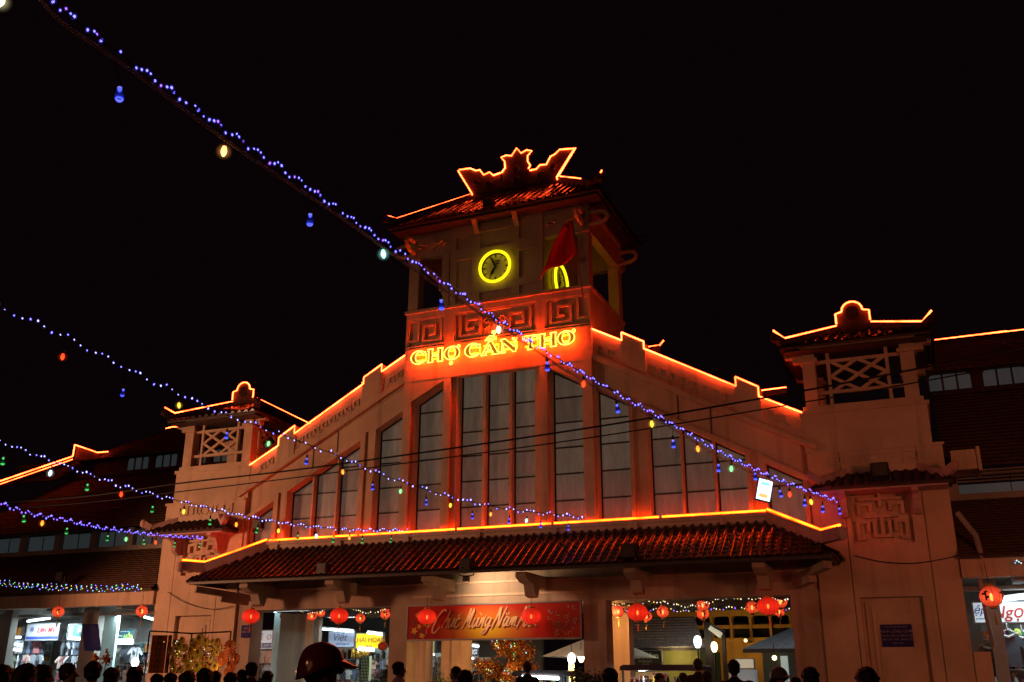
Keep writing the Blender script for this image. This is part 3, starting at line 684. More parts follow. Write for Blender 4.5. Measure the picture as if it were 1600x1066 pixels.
    X(B().box(cx-h+.12, cx+h-.12, cy-h+.12, cy+h-.12, ez-.13, ez-.10), 'soffit', M_WOOD)
    hips = []
    for p, q in ((c[0], ra), (c[1], rb), (c[2], rb), (c[3], ra)):
        p, q = Vector(p), Vector(q); d = q-p; k = p+d*.10; tip = p-d*.05+Vector((0, 0, .32)); up = Vector((0, 0, .22))
        b = B(); b.bar(k+up*.3, q+up*.3, .2, .24); b.bar(k+up*.3, tip, .17, .2); b.ball(tip, .11, .11, .13); X(b, 'hip_ridge', M_TILED); hips.append([tip+up*.95, k+up*1.05, q+up])
    # stepped, round-topped plaque on the ridge
    pl = [(-.46, 0), (-.46, .30), (-.30, .34)]+[(.28*math.cos(math.pi-i*math.pi/10), .36+.26*math.sin(math.pi-i*math.pi/10)) for i in range(11)]+[(.30, .34), (.46, .30), (.46, 0)]
    pl = [(cx+a, rz+.12+b) for a, b in pl]; yp = cy-.30
    X(B().prism([(cx-.46, rz-.35), ]+pl+[(cx+.46, rz-.35)], yp, yp+.2), 'ridge_plaque', M_TILED)
    X(B().lathe([(.02, 0), (.2, .01), (.2, .03)], (0, 0, 0), 12), 'plaque_boss', M_TILED).matrix_basis = Matrix.Translation((cx*s-10.8*s, yp-.02-1.3, rz+.42)) @ Matrix.Rotation(math.pi/2, 4, 'X') @ Matrix.Translation((10.8*s, 1.3, 0))
    def ne(pts): neon(t, [mir(p) for p in pts])
    ne([(a, yp-.05, b+.02) for a, b in pl])
    for i in ((0, 1) if s > 0 else (1, 3)): ne(hips[i])
    # little awning above the fret
    ez2, rz2 = 6.22, 6.62
    c = [(9.32, -1.0, ez2), (12.62, -1.0, ez2)]; r0, r1 = (10.1, -.26, rz2), (11.84, -.26, rz2)
    if s > 0: slope(t, c[0], c[1], r0, r1, M_TILED, .24, .075)
    else: slope(t, mir(c[1]), mir(c[0]), mir(r1), mir(r0), M_TILED, .24, .075)
    for sx, a, q in ((-1, c[0], r0), (1, c[1], r1)):
        e0, e1 = a, (a[0], -.2, ez2)
        aa = (e1, e0, (q[0], -.2, rz2), q) if sx < 0 else (e0, e1, q, (q[0], -.2, rz2))
        if s > 0: slope(t, *aa, M_TILED, .24, .075)
        else: slope(t, mir(aa[1]), mir(aa[0]), mir(aa[3]), mir(aa[2]), M_TILED, .24, .075)
        p, q = Vector(a), Vector(q); k = p+(q-p)*.2; tip = p-(q-p)*.03+Vector((sx*.05, 0, .32))
        b = B(); b.bar(k+Vector((0, 0, .08)), q+Vector((0, 0, .10)), .14, .18); b.bar(k+Vector((0, 0, .08)), tip, .15, .2); b.ball(tip, .10, .10, .14); X(b, 'awning_ridge', M_PINK)
    X(B().bar((10.05, -.26, rz2+.10), (11.9, -.26, rz2+.10), .14, .18), 'awning_ridge', M_TRIM)
    X(B().box(9.45, 12.5, -.92, -.2, ez2-.12, ez2-.08), 'awning_soffit', M_PINK)
    for x in (9.98, 11.72):
        X(B().prism([(-.2, 6.1), (-.88, 6.1), (-.90, 6.02), (-.62, 5.96), (-.52, 5.80), (-.50, 5.62), (-.36, 5.52), (-.2, 5.50)], x-.08, x+.08, 'x'), 'awning_bracket', M_PINK)
    return t
TR = tower(1, 'right corner tower with lattice belfry, blue plaque and small dark awning')
TL = tower(-1, 'left corner tower with lattice belfry and pink lit awning behind light strings')
# ------------------------------------------------------------------ market wings on either side
def courses(parent, y0, z0, y1, z1, xa, xb, xc, xd, mat, n, name='tile_courses'):
    """long roof plane seen from afar: stepped tile courses with scalloped butts, joined (too many to pick apart)"""
    b = MB()
    for i in range(n):
        t0, t1 = i/n, (i+1)/n
        L0, L1 = xa+(xd-xa)*t0, xa+(xd-xa)*t1; R0, R1 = xb+(xc-xb)*t0, xb+(xc-xb)*t1
        ya, za, yb, zb = y0+(y1-y0)*t0, z0+(z1-z0)*t0+.035, y0+(y1-y0)*t1, z0+(z1-z0)*t1
        N = max(4, int(abs(R0-L0)/.22)); vs = []
        for k in range(N+1):
            q = k/N; j = .012*((k+i) % 2)+.008*math.sin(k*3.1+i*1.7)
            vs += [(L0+(R0-L0)*q, ya-.01, za+j), (L1+(R1-L1)*q, yb, zb+.004), (L0+(R0-L0)*q, ya, za-.05)]
        b.add(vs, [(3*k, 3*k+3, 3*k+4, 3*k+1) for k in range(N)]+[(3*k+2, 3*k+5, 3*k+3, 3*k) for k in range(N)])
    o = b.build(name, mat, parent); o['kind'] = 'stuff'; return o
M_RTILE = plain('flat_clay_tile', (.060, .023, .009), .8, noise=.6, scale=7, bump=.3)
def wing(s, xo, label):
    t = thing('market_wing', label, 'building', (s*16, 1, 0), group='side wings of the market')
    xi = 12.52; a, b_ = (xi, xo) if s > 0 else (-xo, -xi)
    MB().box(a, b_, -.30, .10, 3.92, 4.36).build('fascia_beam', M_WALL, t)
    MB().box(a, b_, -.42, .1, 4.36, 4.42).build('eave_board', M_WOOD, t)
    for x in ((13.0, 16.6) if s > 0 else (at(131, 960, .9).x, at(-2, 960, .9).x, at(-160, 960, .9).x)):
        m = MB(); w = .72 if s < 0 else .3
        m.box(x, x+w, .9, 1.2, 0, 4.12); m.build('post', M_DARKW, t)
    courses(t, -.46, 4.42, 2.05, 6.18, a, b_, b_, a, M_RTILE, 20)
    MB().box(a, b_, 1.95, 2.4, 6.15, 6.32).build('sill_beam', M_DARKW, t)
    n = 7 if s < 0 else 4; st = (b_-a)/n
    for i in range(n):
        x = a+i*st
        MB().box(x, x+.28, 1.98, 2.3, 6.32, 7.0).build('strip_post', M_DARKW, t)
        fr = MB().box(x+.28, x+st, 2.16, 2.2, 6.32, 6.34).box(x+.28, x+st, 2.16, 2.2, 6.92, 6.96).build('strip_window', M_MULL, t)
        w = (st-.28)/2
        for k in range(2):
            if s > 0:
                MB().box(x+.28+k*w+.01, x+.28+(k+1)*w-.01, 2.175, 2.19, 6.34, 6.60).build('pane', M_CLER, fr)
                for q in range(3): MB().bar((x+.29+k*w, 2.17, 6.68+q*.09), (x+.27+(k+1)*w, 2.17, 6.68+q*.09), .05, .015, (0, .6, 1)).build('louvre', M_DARKW, fr)
            else: MB().box(x+.28+k*w+.02, x+.28+(k+1)*w-.05, 2.175, 2.19, 6.36, 6.92).build('pane', M_CLER, fr)
    MB().box(a, b_, 2.3, 2.5, 6.9, 7.02).build('head_beam', M_DARKW, t)
    xh = a if s > 0 else -22.0
    courses(t, 1.6, 7.0, 4.3, 9.72, a, b_, b_, xh, M_RTILE, 22)
    MB().box(xh, b_, 4.1, 4.5, 9.66, 9.80).build('sill_beam', M_TILED, t)
    # clerestory windows in groups of three panes with rounded heads
    x = (12.45 if s > 0 else -19.0); k = 0
    while x < (b_-1.2 if s > 0 else -12.6):
        w = 1.22; fr = MB(); z0, z1 = 9.84, 10.40
        fr.bar((x, 4.3, z0), (x+w, 4.3, z0), .06, .05)
        for q in range(4): fr.box(x+q*w/3-.025, x+q*w/3+.025, 4.27, 4.33, z0, z1)
        fr.bar((x, 4.3, z1), (x+w, 4.3, z1), .06, .05); f = fr.build('clerestory_window', M_MULL, t)
        for q in range(3):
            xa, xb = x+q*w/3+.03, x+(q+1)*w/3-.03; c = .12
            pts = [(xa, z0+.03), (xb, z0+.03), (xb, z1-.03), (xa, z1-.03)]
            if q == 0: pts = [(xa, z0+.03), (xb, z0+.03), (xb, z1-.03), (xa+c, z1-.03), (xa+.03, z1-.06), (xa, z1-.03-c)]
            if q == 2: pts = [(xa, z0+.03), (xb, z0+.03), (xb, z1-.03-c), (xb-.03, z1-.06), (xb-c, z1-.03), (xa, z1-.03)]
            MB().prism(pts, 4.31, 4.325).build('pane', M_CLER, f)
        MB().box(x+w, x+w+.28, 4.2, 4.6, 9.8, 10.5).build('clerestory_pier', M_TILED, t)
        x += w+.28; k += 1
    MB().box(a, b_, 4.4, 4.6, 9.8, 10.6).build('clerestory_wall', M_TILED, t)
    if s > 0: courses(t, 4.0, 10.42, 6.0, 11.95, a, b_, b_, a, M_RTILE, 14)
    else: courses(t, 4.0, 10.42, 6.0, 12.0, -21.5, b_, b_, -18.4, M_RTILE, 14)
    if s > 0:
        MB().box(a, b_, 5.9, 6.1, 11.88, 12.0).build('ridge', M_TILED, t)
        for p, q in ((12.66, 12.78), (12.84, 15.0), (15.0, b_)): neon(t, [(p, 5.95, 12.02), (q-.01, 5.95, 12.04)])
        m = MB(); m.tube([(12.62, -.2, 5.5), (12.95, -.36, 4.9), (13.0, -.38, 4.45), (13.0, -.36, 4.36)], .07, 8); m.build('drain_pipe', M_DARKW, t)
        MB().box(12.66, 13.25, -.3, .5, 6.55, 7.05).box(13.25, 13.33, -.36, .56, 6.5, 7.1).build('gutter_box', M_WALL, t)
        m = MB(); m.box(12.52, 12.9, -.26, .3, 0, 2.2); m.build('post_plinth', M_WALL, t)
        m = MB(); m.tube([(12.9, -.30, 3.9), (12.92, -.32, 3.0), (12.98, -.30, 2.3)], .05, 8); m.build('drain_pipe', M_DARKW, t)
    else:
        h = [at(172, 708, 4.2), at(155, 709, 4.1), at(120, 697, 4.0), at(117, 715, 4.0), at(0, 755, 2.6), at(-60, 776, 1.9)]
        # hip of the middle roof with its raised end block
        MB().bar(h[3]-Vector((0, 0, .12)), h[5]-Vector((0, 0, .12)), .18, .2).build('hip_ridge', M_TILED, t)
        MB().add([h[3]-Vector((0, 0, .15)), h[2], h[1], h[1]-Vector((0, 0, .3)), h[3]+Vector((.05, .3, -.15)), h[2]+Vector((.05, .3, 0)), h[1]+Vector((0, .3, 0)), h[1]+Vector((0, .3, -.3))], [(0,1,2,3),(7,6,5,4),(0,4,5,1),(1,5,6,2),(2,6,7,3),(3,7,4,0)]).build('ridge_block', M_TILED, t)
        for i in range(5): neon(t, [h[i]+Vector((0, -.12, .03)), h[i+1]+Vector((0, -.12, .03))])
        for i in range(5): neon(t, [h[i]+Vector((0, -.10, -.10)), h[i+1]+Vector((0, -.10, -.10))], M_NEON, .016) if i == 3 else None
        e = [at(180, 706, 4.6), at(262, 670, 6.0), at(268, 669, 6.0), at(284, 667, 6.0)]
        MB().bar(e[0]-Vector((0, 0, .1)), e[1]-Vector((0, 0, .1)), .16, .18).build('hip_ridge', M_TILED, t)
        MB().bar(e[1]-Vector((0, 0, .1)), Vector((b_, 6.0, e[1].z-.1)), .16, .18).build('ridge', M_TILED, t)
        neon(t, [e[1]+Vector((-.1, 0, .02)), e[2]+Vector((0, 0, .05)), e[3]])
    # shop hall behind the open front
    zc = 4.12
    MB().box(a, b_, .1, 4.6, zc, zc+.1).build('hall_ceiling', M_DARKW, t)
    MB().box(a, b_, 4.6, 4.8, 0, zc).build('back_wall', M_DARKW, t)
    for i in range(4): MB().box(a+(b_-a)*(i+.4)/4, a+(b_-a)*(i+.4)/4+.25, .1, 4.6, zc-.28, zc-.002).build('ceiling_beam', M_DARKW, t)
    m = MB(); m.box(a, b_, 1.2, 1.45, 3.72, zc-.29); m.build('cross_beam', M_DARKW, t)
    return t
WR = wing(1, 24, 'right market wing with dark stepped tile roofs and open shop front')
WL = wing(-1, 25.5, 'left market wing with dark hipped roofs above lit shops')

# ------------------------------------------------------------------ wall plaques
M_BLUE = plain('dark_blue_enamel', (.03, .03, .15), .7, spec=.12); M_WHITE = plain('white_paint', (.75, .75, .75), .6); M_DIMW = plain('faded_white_lettering', (.30, .28, .34), .6)
p = thing('plaque', 'dark blue plaque with five lines of writing on right tower', 'plaque', (10.86, -.16, 2.6))
MB().box(10.5, 11.23, -.19, -.155, 2.33, 2.86).build('plate', M_BLUE, p)
for z, sz, body in ((2.80, .055, 'ỦY BAN NHÂN DÂN'), (2.69, .095, 'NHÀ LỒNG CHỢ'), (2.59, .06, 'TRUNG TÂM THƯƠNG MẠI'), (2.50, .06, 'CHỢ CẦN THƠ - NINH KIỀU'), (2.41, .055, 'CẦN THƠ')): text('lettering', body, M_DIMW, p, (10.865, -.195, z), sz)
p = thing('plaque', 'square dark blue sign on the pillar beside left lantern', 'plaque', (-8.55, -.14, 3.0))
MB().box(-8.86, -8.50, -.17, -.13, 2.80, 3.18).build('plate', M_BLUE, p)
text('lettering', 'SÓC', M_DIMW, p, (-8.68, -.176, 3.07), .09); text('lettering', 'SOC VT', M_DIMW, p, (-8.68, -.176, 2.97), .09, width=.3)

# ------------------------------------------------------------------ banner
bn = thing('banner', 'red and gold banner reading Chúc Mừng Năm Mới over central entrance', 'banner', (0, -.3, 2.65))
def banner_mat():
    m, N, L, P = new_mat('printed_banner'); P.inputs['Roughness'].default_value = .25
    tc = N.new('ShaderNodeTexCoord'); sx = N.new('ShaderNodeSeparateXYZ'); L.new(tc.outputs['Generated'], sx.inputs[0])
    # gold glow printed in the middle of a red sheet
    v = N.new('ShaderNodeVectorMath'); v.operation = 'SUBTRACT'; v.inputs[1].default_value = (.47, .5, .25); L.new(tc.outputs['Generated'], v.inputs[0])
    sc = N.new('ShaderNodeVectorMath'); sc.operation = 'MULTIPLY'; sc.inputs[1].default_value = (3.2, 0, 1.2); L.new(v.outputs[0], sc.inputs[0])
    ln = N.new('ShaderNodeVectorMath'); ln.operation = 'LENGTH'; L.new(sc.outputs[0], ln.inputs[0])
    cr = N.new('ShaderNodeValToRGB'); E = cr.color_ramp.elements; E[0].position = 0; E[0].color = (.75, .50, .03, 1); E[1].position = .95; E[1].color = (.42, .02, .012, 1); e = E.new(.5); e.color = (.55, .17, .03, 1)
    L.new(ln.outputs['Value'], cr.inputs[0]); L.new(cr.outputs[0], P.inputs['Base Color'])
    return m
M_BAN = banner_mat()
MB().box(-2.72, 2.70, -.31, -.29, 2.66, 3.60).build('sheet', M_BAN, bn)
m = MB(); m.box(-2.76, 2.74, -.33, -.27, 3.60, 3.64); m.box(-2.76, 2.74, -.33, -.27, 2.61, 2.66); m.box(-2.76, -2.72, -.33, -.27, 2.66, 3.6); m.box(2.70, 2.74, -.33, -.27, 2.66, 3.6); m.build('frame', M_STEEL, bn)
M_CREAM = plain('cream_print', (.72, .42, .22), .4); M_SHADE = plain('dark_red_print', (.16, .01, .01), .4); M_GOLD = plain('gold_print', (.70, .45, .04), .4); M_PW = plain('white_print', (.6, .55, .55), .4); M_PB = plain('navy_print', (.03, .03, .08), .4)
# brush lettering: each glyph a pen stroke path (x, z) on a unit body height; slanted
G = {'C': ([(.62, .88), (.52, 1.0), (.30, .90), (.10, .45), (.02, .0), (.10, -.28), (.30, -.25), (.48, .05)], .58), 'h': ([(.02, 0), (.28, .95), (.16, .35), (.30, .52), (.36, .40), (.30, .05), (.42, .02)], .40),
     'u': ([(.05, .5), (.0, .1), (.10, .0), (.26, .25), (.32, .5), (.27, .08), (.40, .05)], .38), 'c': ([(.28, .42), (.18, .52), (.03, .28), (.06, .03), (.20, .0), (.34, .15)], .34),
     'M': ([(.0, -.08), (.16, .55), (.24, 1.0), (.22, .25), (.46, .98), (.40, .2), (.46, -.02), (.56, .1)], .58), 'n': ([(.02, 0), (.10, .48), (.08, .2), (.24, .5), (.27, .3), (.24, .04), (.36, .06)], .36),
     'g': ([(.30, .44), (.14, .5), (.03, .25), (.10, .03), (.26, .2), (.32, .48), (.26, -.10), (.10, -.36), (-.02, -.26), (.20, -.05), (.48, .08)], .42), 'N': ([(.0, -.12), (.14, .5), (.22, 1.0), (.30, .4), (.40, .0), (.50, .6), (.60, 1.02)], .58),
     'a': ([(.28, .42), (.14, .5), (.03, .25), (.10, .02), (.22, .15), (.30, .48), (.27, .06), (.38, .06)], .36), 'm': ([(.02, 0), (.08, .46), (.07, .2), (.20, .5), (.20, .05), (.22, .25), (.35, .5), (.36, .05), (.46, .06)], .46),
     'o': ([(.2, .5), (.05, .3), (.08, .03), (.24, .05), (.30, .3), (.2, .5), (.38, .42)], .36), 'i': ([(.06, .5), (.02, .08), (.16, .05)], .18)}
def script(word, x, z, h, marks):
    for ch in word:
        pts, w = G[ch]
        P = [Vector((x+(px*.92+pz*.34)*h, 0, z+pz*h)) for px, pz in pts]; Q = []
        for i in range(len(P)-1):                       # catmull-rom smoothing
            p0, p1, p2, p3 = P[max(i-1, 0)], P[i], P[i+1], P[min(i+2, len(P)-1)]
            for k in range(5):
                t = k/5; Q.append(.5*((2*p1)+(p2-p0)*t+(2*p0-5*p1+4*p2-p3)*t*t+(3*p1-p0-3*p2+p3)*t*t*t))
        Q.append(P[-1]); n = len(Q); rr = [h*(.020+.034*math.sin(math.pi*min(1, (i+2)/(n+2)))) for i in range(n)]
        for y, off, mat, nm in ((-.322, 0, M_CREAM, 'letter'), (-.314, .035, M_SHADE, 'letter_shadow')):
            b = MB().tube([(q.x+off, q.z-off, 0) for q in Q], rr, 6); o = b.mesh(nm, mat)
            for v in o.vertices: v.co = Vector((v.co.x, y+v.co.z*.1, v.co.y))
            put(nm, o, bn, loc=-bn.location)
        x += w*h
    for mx, mz, pts in marks:
        b = MB().tube([(mx+a*h, mz+c*h, 0) for a, c in pts], .035*h, 5); o = b.mesh('accent', M_CREAM)
        for v in o.vertices: v.co = Vector((v.co.x, -.322+v.co.z*.1, v.co.y))
        put('accent', o, bn, loc=-bn.location)
acute, grave, breve = [(0, 0), (.14, .16)], [(0, .16), (.12, 0)], [(0, .1), (.06, .0), (.16, .02), (.2, .12)]
script('Chuc', -1.88, 2.98, .50, [(-1.06, 3.28, acute)]); script('Mung', -.92, 2.98, .52, [(-.36, 3.30, grave), (-.18, 3.26, [(0, 0), (.08, .06)])])
script('Nam', .02, 2.98, .54, [(.46, 3.31, breve)]); script('Moi', .80, 2.98, .54, [(1.33, 3.30, acute)])
random.seed(3)
for i in range(16):                                                    # yellow apricot blossom print at the left end
    x, z = random.uniform(-2.66, -2.0), random.uniform(2.72, 3.5); r = random.uniform(.07, .13); a0 = random.random()
    MB().prism([(x+r*(1 if k % 2 else .45)*math.cos(a0+k*math.pi/5), z+r*(1 if k % 2 else .45)*math.sin(a0+k*math.pi/5)) for k in range(10)], -.316-.0006*i, -.311).build('printed_blossom', M_GOLD if i % 3 else M_SHADE, bn)
for i in range(26):                                                    # confetti and flourishes at the right end
    x, z = random.uniform(1.75, 2.62), random.uniform(2.75, 3.5); r = random.uniform(.03, .09); a0 = random.random()*6
    MB().tube([(x+r*.2*k*math.cos(a0+k*.9), -.315, z+r*.2*k*math.sin(a0+k*.9)) for k in range(7)], .008, 4).build('printed_flourish', M_PW if i % 3 else M_GOLD, bn)
# ------------------------------------------------------------------ strings of lights across the square
def path3(px, d0, end):
    """points along pixels px; 1/depth runs linearly from d0 to the depth of the end point"""
    L = [0]
    for i in range(1, len(px)): L.append(L[-1]+math.hypot(px[i][0]-px[i-1][0], px[i][1]-px[i-1][1]))
    d1 = (end-CAMP).length; out = []
    for (x, y), l in zip(px, L):
        q = l/L[-1]; out.append(far(x, y, 1/((1-q)/d0+q/d1)))
    return out
def smooth(P, n=8):
    Q = []
    for i in range(len(P)-1):
        p0, p1, p2, p3 = P[max(i-1, 0)], P[i], P[i+1], P[min(i+2, len(P)-1)]
        for k in range(n):
            t = k/n; Q.append(.5*((2*p1)+(p2-p0)*t+(2*p0-5*p1+4*p2-p3)*t*t+(3*p1-p0-3*p2+p3)*t*t*t))
    return Q+[P[-1]]
def walk(P, step):
    out = []; acc = 0
    for a, b in zip(P[:-1], P[1:]):
        L = (b-a).length
        while acc < L: out.append(a.lerp(b, acc/L)); acc += step
        acc -= L
    return out
LEDM = {}
for k, (m_, hc) in {'b': (M_LED['b'], (.05, .035, .55)), 'p': (M_LED['p'], (.16, .03, .5)), 'w': (M_LED['w'], (.2, .17, .14)), 'g': (M_LED['g'], (.03, .25, .08)), 'y': (M_LED['y'], (.25, .13, .01)), 'c': (M_LED['c'], (.05, .2, .3)), 'i': (M_LED['i'], (.09, .08, .6))}.items():
    b = MB().ball((0, 0, 0), .0135, .0135, .019, 6, 4); n0 = len(b.f); b.ball((0, 0, 0), .027, .027, .034, 8, 6); me = b.mesh('led', m_); me.materials.append(halo_shell('led_halo_'+k, hc, .84))  # second ball is a faint emissive shell, the painted glow round each LED
    for i, p in enumerate(me.polygons): p.material_index = 1 if i >= n0 else 0
    LEDM[k] = me
def fairy(px, d0, end, label, n, cols, spread=.05, support=None, cat='string lights', grp='light strings over the square', wire=M_CABLE):
    P = smooth(path3(px, d0, end)); t = thing('light_string', label, cat, P[0], group=grp)
    L = sum((b-a).length for a, b in zip(P[:-1], P[1:])); pts = walk(P, L/n)[:n]; j = []
    for i, p in enumerate(pts):
        a = i*1.3+random.uniform(-.6, .6); r = spread*random.uniform(.35, 1.0)
        if random.random() < .07: continue
        q = p+CU*math.sin(a)*r+CR*math.cos(a)*r*.5; j.append(q)
        sc = random.uniform(.62, 1.05)*(1+.35*i/n); m4 = Matrix.Translation(q-P[0]) @ Matrix.Rotation(random.uniform(-.7, .7), 4, 'Y') @ Matrix.Scale(sc, 4)
        put('led', LEDM[cols[i % len(cols)] if len(cols) > 1 else cols[0]], t, mat4=m4)
    MB().tube(P, .008, 4).tube([q-CU*.012 for q in j], .004, 3).build('wire', wire, t)
    if support:
        for off in support:
            MB().tube([p-CU*(off+.02*math.sin(i*.3)) for i, p in enumerate(P)], .008, 5).build('support_cable', M_CABW, t)
    return P, t
M_CABW = plain('bare_steel_cable', (.62, .45, .26), .45, .35)
S1P, _ = fairy([(60, -24), (110, 25), (200, 92), (350, 200), (487, 296), (598, 375), (690, 438), (780, 500), (860, 553), (950, 606), (1050, 662), (1130, 708), (1220, 750), (1310, 783)], 10.8, at(1310, 783, -.5), 'longest blue light string running from top left corner to right tower', 275, ['b', 'b', 'b', 'b', 'b', 'p'], .048, (.10, .13))
S2P, _ = fairy([(-15, 472), (70, 512), (110, 530), (197, 575), (280, 615), (345, 645), (410, 668), (480, 694), (530, 713), (600, 743), (700, 775), (790, 795), (860, 803), (915, 809)], 17, at(915, 809, -.45), 'light string drooping from left edge past lattice belfry to canopy middle', 112, ['b', 'i', 'i', 'b', 'i'], .06)
S3P, _ = fairy([(-15, 684), (60, 712), (130, 738), (200, 762), (290, 785), (400, 810), (500, 824), (570, 828), (640, 828)], 19, at(640, 828, -.45), 'light string crossing the left tower front below its fretted band', 118, ['i', 'b', 'i', 'i'], .05)
S4P, _ = fairy([(-15, 780), (40, 800), (100, 812), (170, 826), (250, 836), (318, 841)], 20, at(318, 841, -1.2), 'lowest violet light string ending at the pink awning of left tower', 128, ['b', 'p', 'b'], .05)
fairy([(-15, 908), (30, 914), (80, 917), (150, 919), (222, 918)], (at(-15, 908, -.5)-CAMP).length, at(222, 918, -.5), 'dense multicoloured light string lying along the left eave', 150, ['b', 'g', 'w', 'c', 'b', 'y'], .13, grp='light strings on the market')
fairy([(450, 946), (470, 956), (490, 958), (520, 950), (545, 950), (575, 958), (606, 952)], (at(450, 946, 1.5)-CAMP).length, at(606, 952, 1.5), 'warm white light string sagging inside the left entrance bay', 42, ['w', 'y', 'w'], .03, grp='light strings on the market')
fairy([(950, 944), (985, 945), (1030, 940), (1075, 948), (1120, 938), (1150, 934), (1190, 936), (1240, 938)], (at(950, 944, 1.5)-CAMP).length, at(1240, 938, 1.5), 'pinkish white light string sagging inside the right entrance bay', 66, ['w', 'w', 'y'], .05, grp='light strings on the market')
fairy([(1585, 879), (1600, 878), (1640, 876)], (at(1585, 879, -.5)-CAMP).length, at(1640, 876, -.5), 'short cyan light string on the right eave', 14, ['c', 'w'], .05, grp='light strings on the market')

# bulbs hanging from the strings: cap, cord and coloured glass
def bulb_mat(n, c, k, lit):
    m, N, L, P = new_mat(n); N.remove(P)
    tc = N.new('ShaderNodeTexCoord'); sx = N.new('ShaderNodeSeparateXYZ'); L.new(tc.outputs['Generated'], sx.inputs[0])
    cr = N.new('ShaderNodeValToRGB'); E = cr.color_ramp.elements
    if lit:
        E[0].position = 0; E[0].color = (*c, 1); E[1].position = 1; E[1].color = (*[v*.5 for v in c], 1)
    else:                                              # the LED sits in the neck and lights neck and dome, the belt stays deep
        E[0].position = 0; E[0].color = (*[.9*v+.16 for v in c], 1); E[1].position = 1; E[1].color = (*[.9*v+.30 for v in c], 1)
        for pos, q in ((.14, .95), (.30, .30), (.50, .05), (.66, .03), (.80, .35)):
            e = E.new(pos); e.color = (*[q*v for v in c], 1)
    L.new(sx.outputs[2], cr.inputs[0]); em = N.new('ShaderNodeEmission'); L.new(cr.outputs[0], em.inputs[0]); em.inputs[1].default_value = k
    if not lit:
        tb = N.new('ShaderNodeBsdfTransparent'); tb.inputs[0].default_value = (*[.35+.65*v for v in c], 1); mt = N.new('ShaderNodeMixShader'); mt.inputs[0].default_value = .45; L.new(em.outputs[0], mt.inputs[1]); L.new(tb.outputs[0], mt.inputs[2]); em = mt
    gl = N.new('ShaderNodeBsdfGlossy'); gl.inputs['Roughness'].default_value = .15; gl.inputs[0].default_value = (.06, .06, .06, 1)
    ad = N.new('ShaderNodeAddShader'); L.new(em.outputs[0], ad.inputs[0]); L.new(gl.outputs[0], ad.inputs[1]); L.new(ad.outputs[0], N['Material Output'].inputs[0])
    if not lit:
        try: m.cycles.emission_sampling = 'NONE'
        except Exception: pass
    return m
BC = {'blue': ((.03, .06, 1.0), 1.1, 0), 'green': ((.03, .50, .10), .6, 0), 'lit orange': ((1, .22, .02), 4.5, 1), 'lit warm white': ((1, .40, .10), 6, 1), 'lit yellow': ((1, .60, .04), 3.2, 1), 'lit red': ((1, .04, .008), 4.5, 1), 'lit cyan': ((.35, 1, .85), 4, 1), 'lit green': ((.25, 1, .3), 2.4, 1), 'lit white': ((.6, .85, 1), 5, 1), 'lit pale yellow': ((1, .85, .45), 6, 1)}
BME = {}
HALO = {}  # emissive balls of air painting a soft halo round each lit bulb
CORE = {k: MB().lathe([(.012, -.065), (.024, -.05), (.024, -.02), (.014, -.01)], (0, 0, 0), 8).tube([(.045*math.cos(i*math.pi/6), .045*math.sin(i*math.pi/6), -.185) for i in range(12)], .009, 5, True).mesh('led_core', glow('core_'+k, c, 1, False)) for k, c in (('blue', (.7, .9, 5)), ('green', (.4, 2.6, .8)))}
cap_me = MB().lathe([(.02, .01), (.030, 0), (.032, .085), (.022, .10), (.008, .13)], (0, 0, 0), 8).mesh('cap', M_BLACK)
for k, (c, e, lit) in BC.items():
    prof = [(.004, -.225), (.040, -.215), (.056, -.185), (.062, -.150), (.055, -.105), (.042, -.06), (.033, -.03), (.031, 0)] if not lit else [(.004, -.17), (.022, -.155), (.042, -.11), (.046, -.075), (.036, -.03), (.028, 0)]
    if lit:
        hm = bpy.data.materials.new('lamp_glow_'+k.replace(' ', '_')); hm.use_nodes = True; hn = hm.node_tree.nodes; hn.remove(hn['Principled BSDF']); ve = hn.new('ShaderNodeEmission'); ve.inputs[0].default_value = (*c, 1); hl = hm.node_tree.links
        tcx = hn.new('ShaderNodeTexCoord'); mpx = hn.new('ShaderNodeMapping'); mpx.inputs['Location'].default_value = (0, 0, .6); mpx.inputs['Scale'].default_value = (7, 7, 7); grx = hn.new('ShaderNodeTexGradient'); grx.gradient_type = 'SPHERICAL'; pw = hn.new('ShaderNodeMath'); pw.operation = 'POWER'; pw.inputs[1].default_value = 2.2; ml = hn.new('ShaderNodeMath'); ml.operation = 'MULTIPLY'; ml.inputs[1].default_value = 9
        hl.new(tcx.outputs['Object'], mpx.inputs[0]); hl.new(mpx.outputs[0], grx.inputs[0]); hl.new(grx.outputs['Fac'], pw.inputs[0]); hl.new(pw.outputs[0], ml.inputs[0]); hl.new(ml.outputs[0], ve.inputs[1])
        hm.node_tree.links.new(ve.outputs[0], hn['Material Output'].inputs['Volume']); HALO[k] = MB().ball((0, 0, -.085), .14, .14, .14, 14, 10).mesh('bulb_halo', hm, smooth=True)
    BME[k] = MB().lathe(prof, (0, 0, 0), 12).mesh('glass', bulb_mat('bulb_'+k.replace(' ', '_'), c, e, lit), smooth=True)
ORD = ['first', 'second', 'third', 'fourth', 'fifth', 'sixth', 'seventh', 'eighth', 'ninth', 'tenth', 'eleventh', 'twelfth']
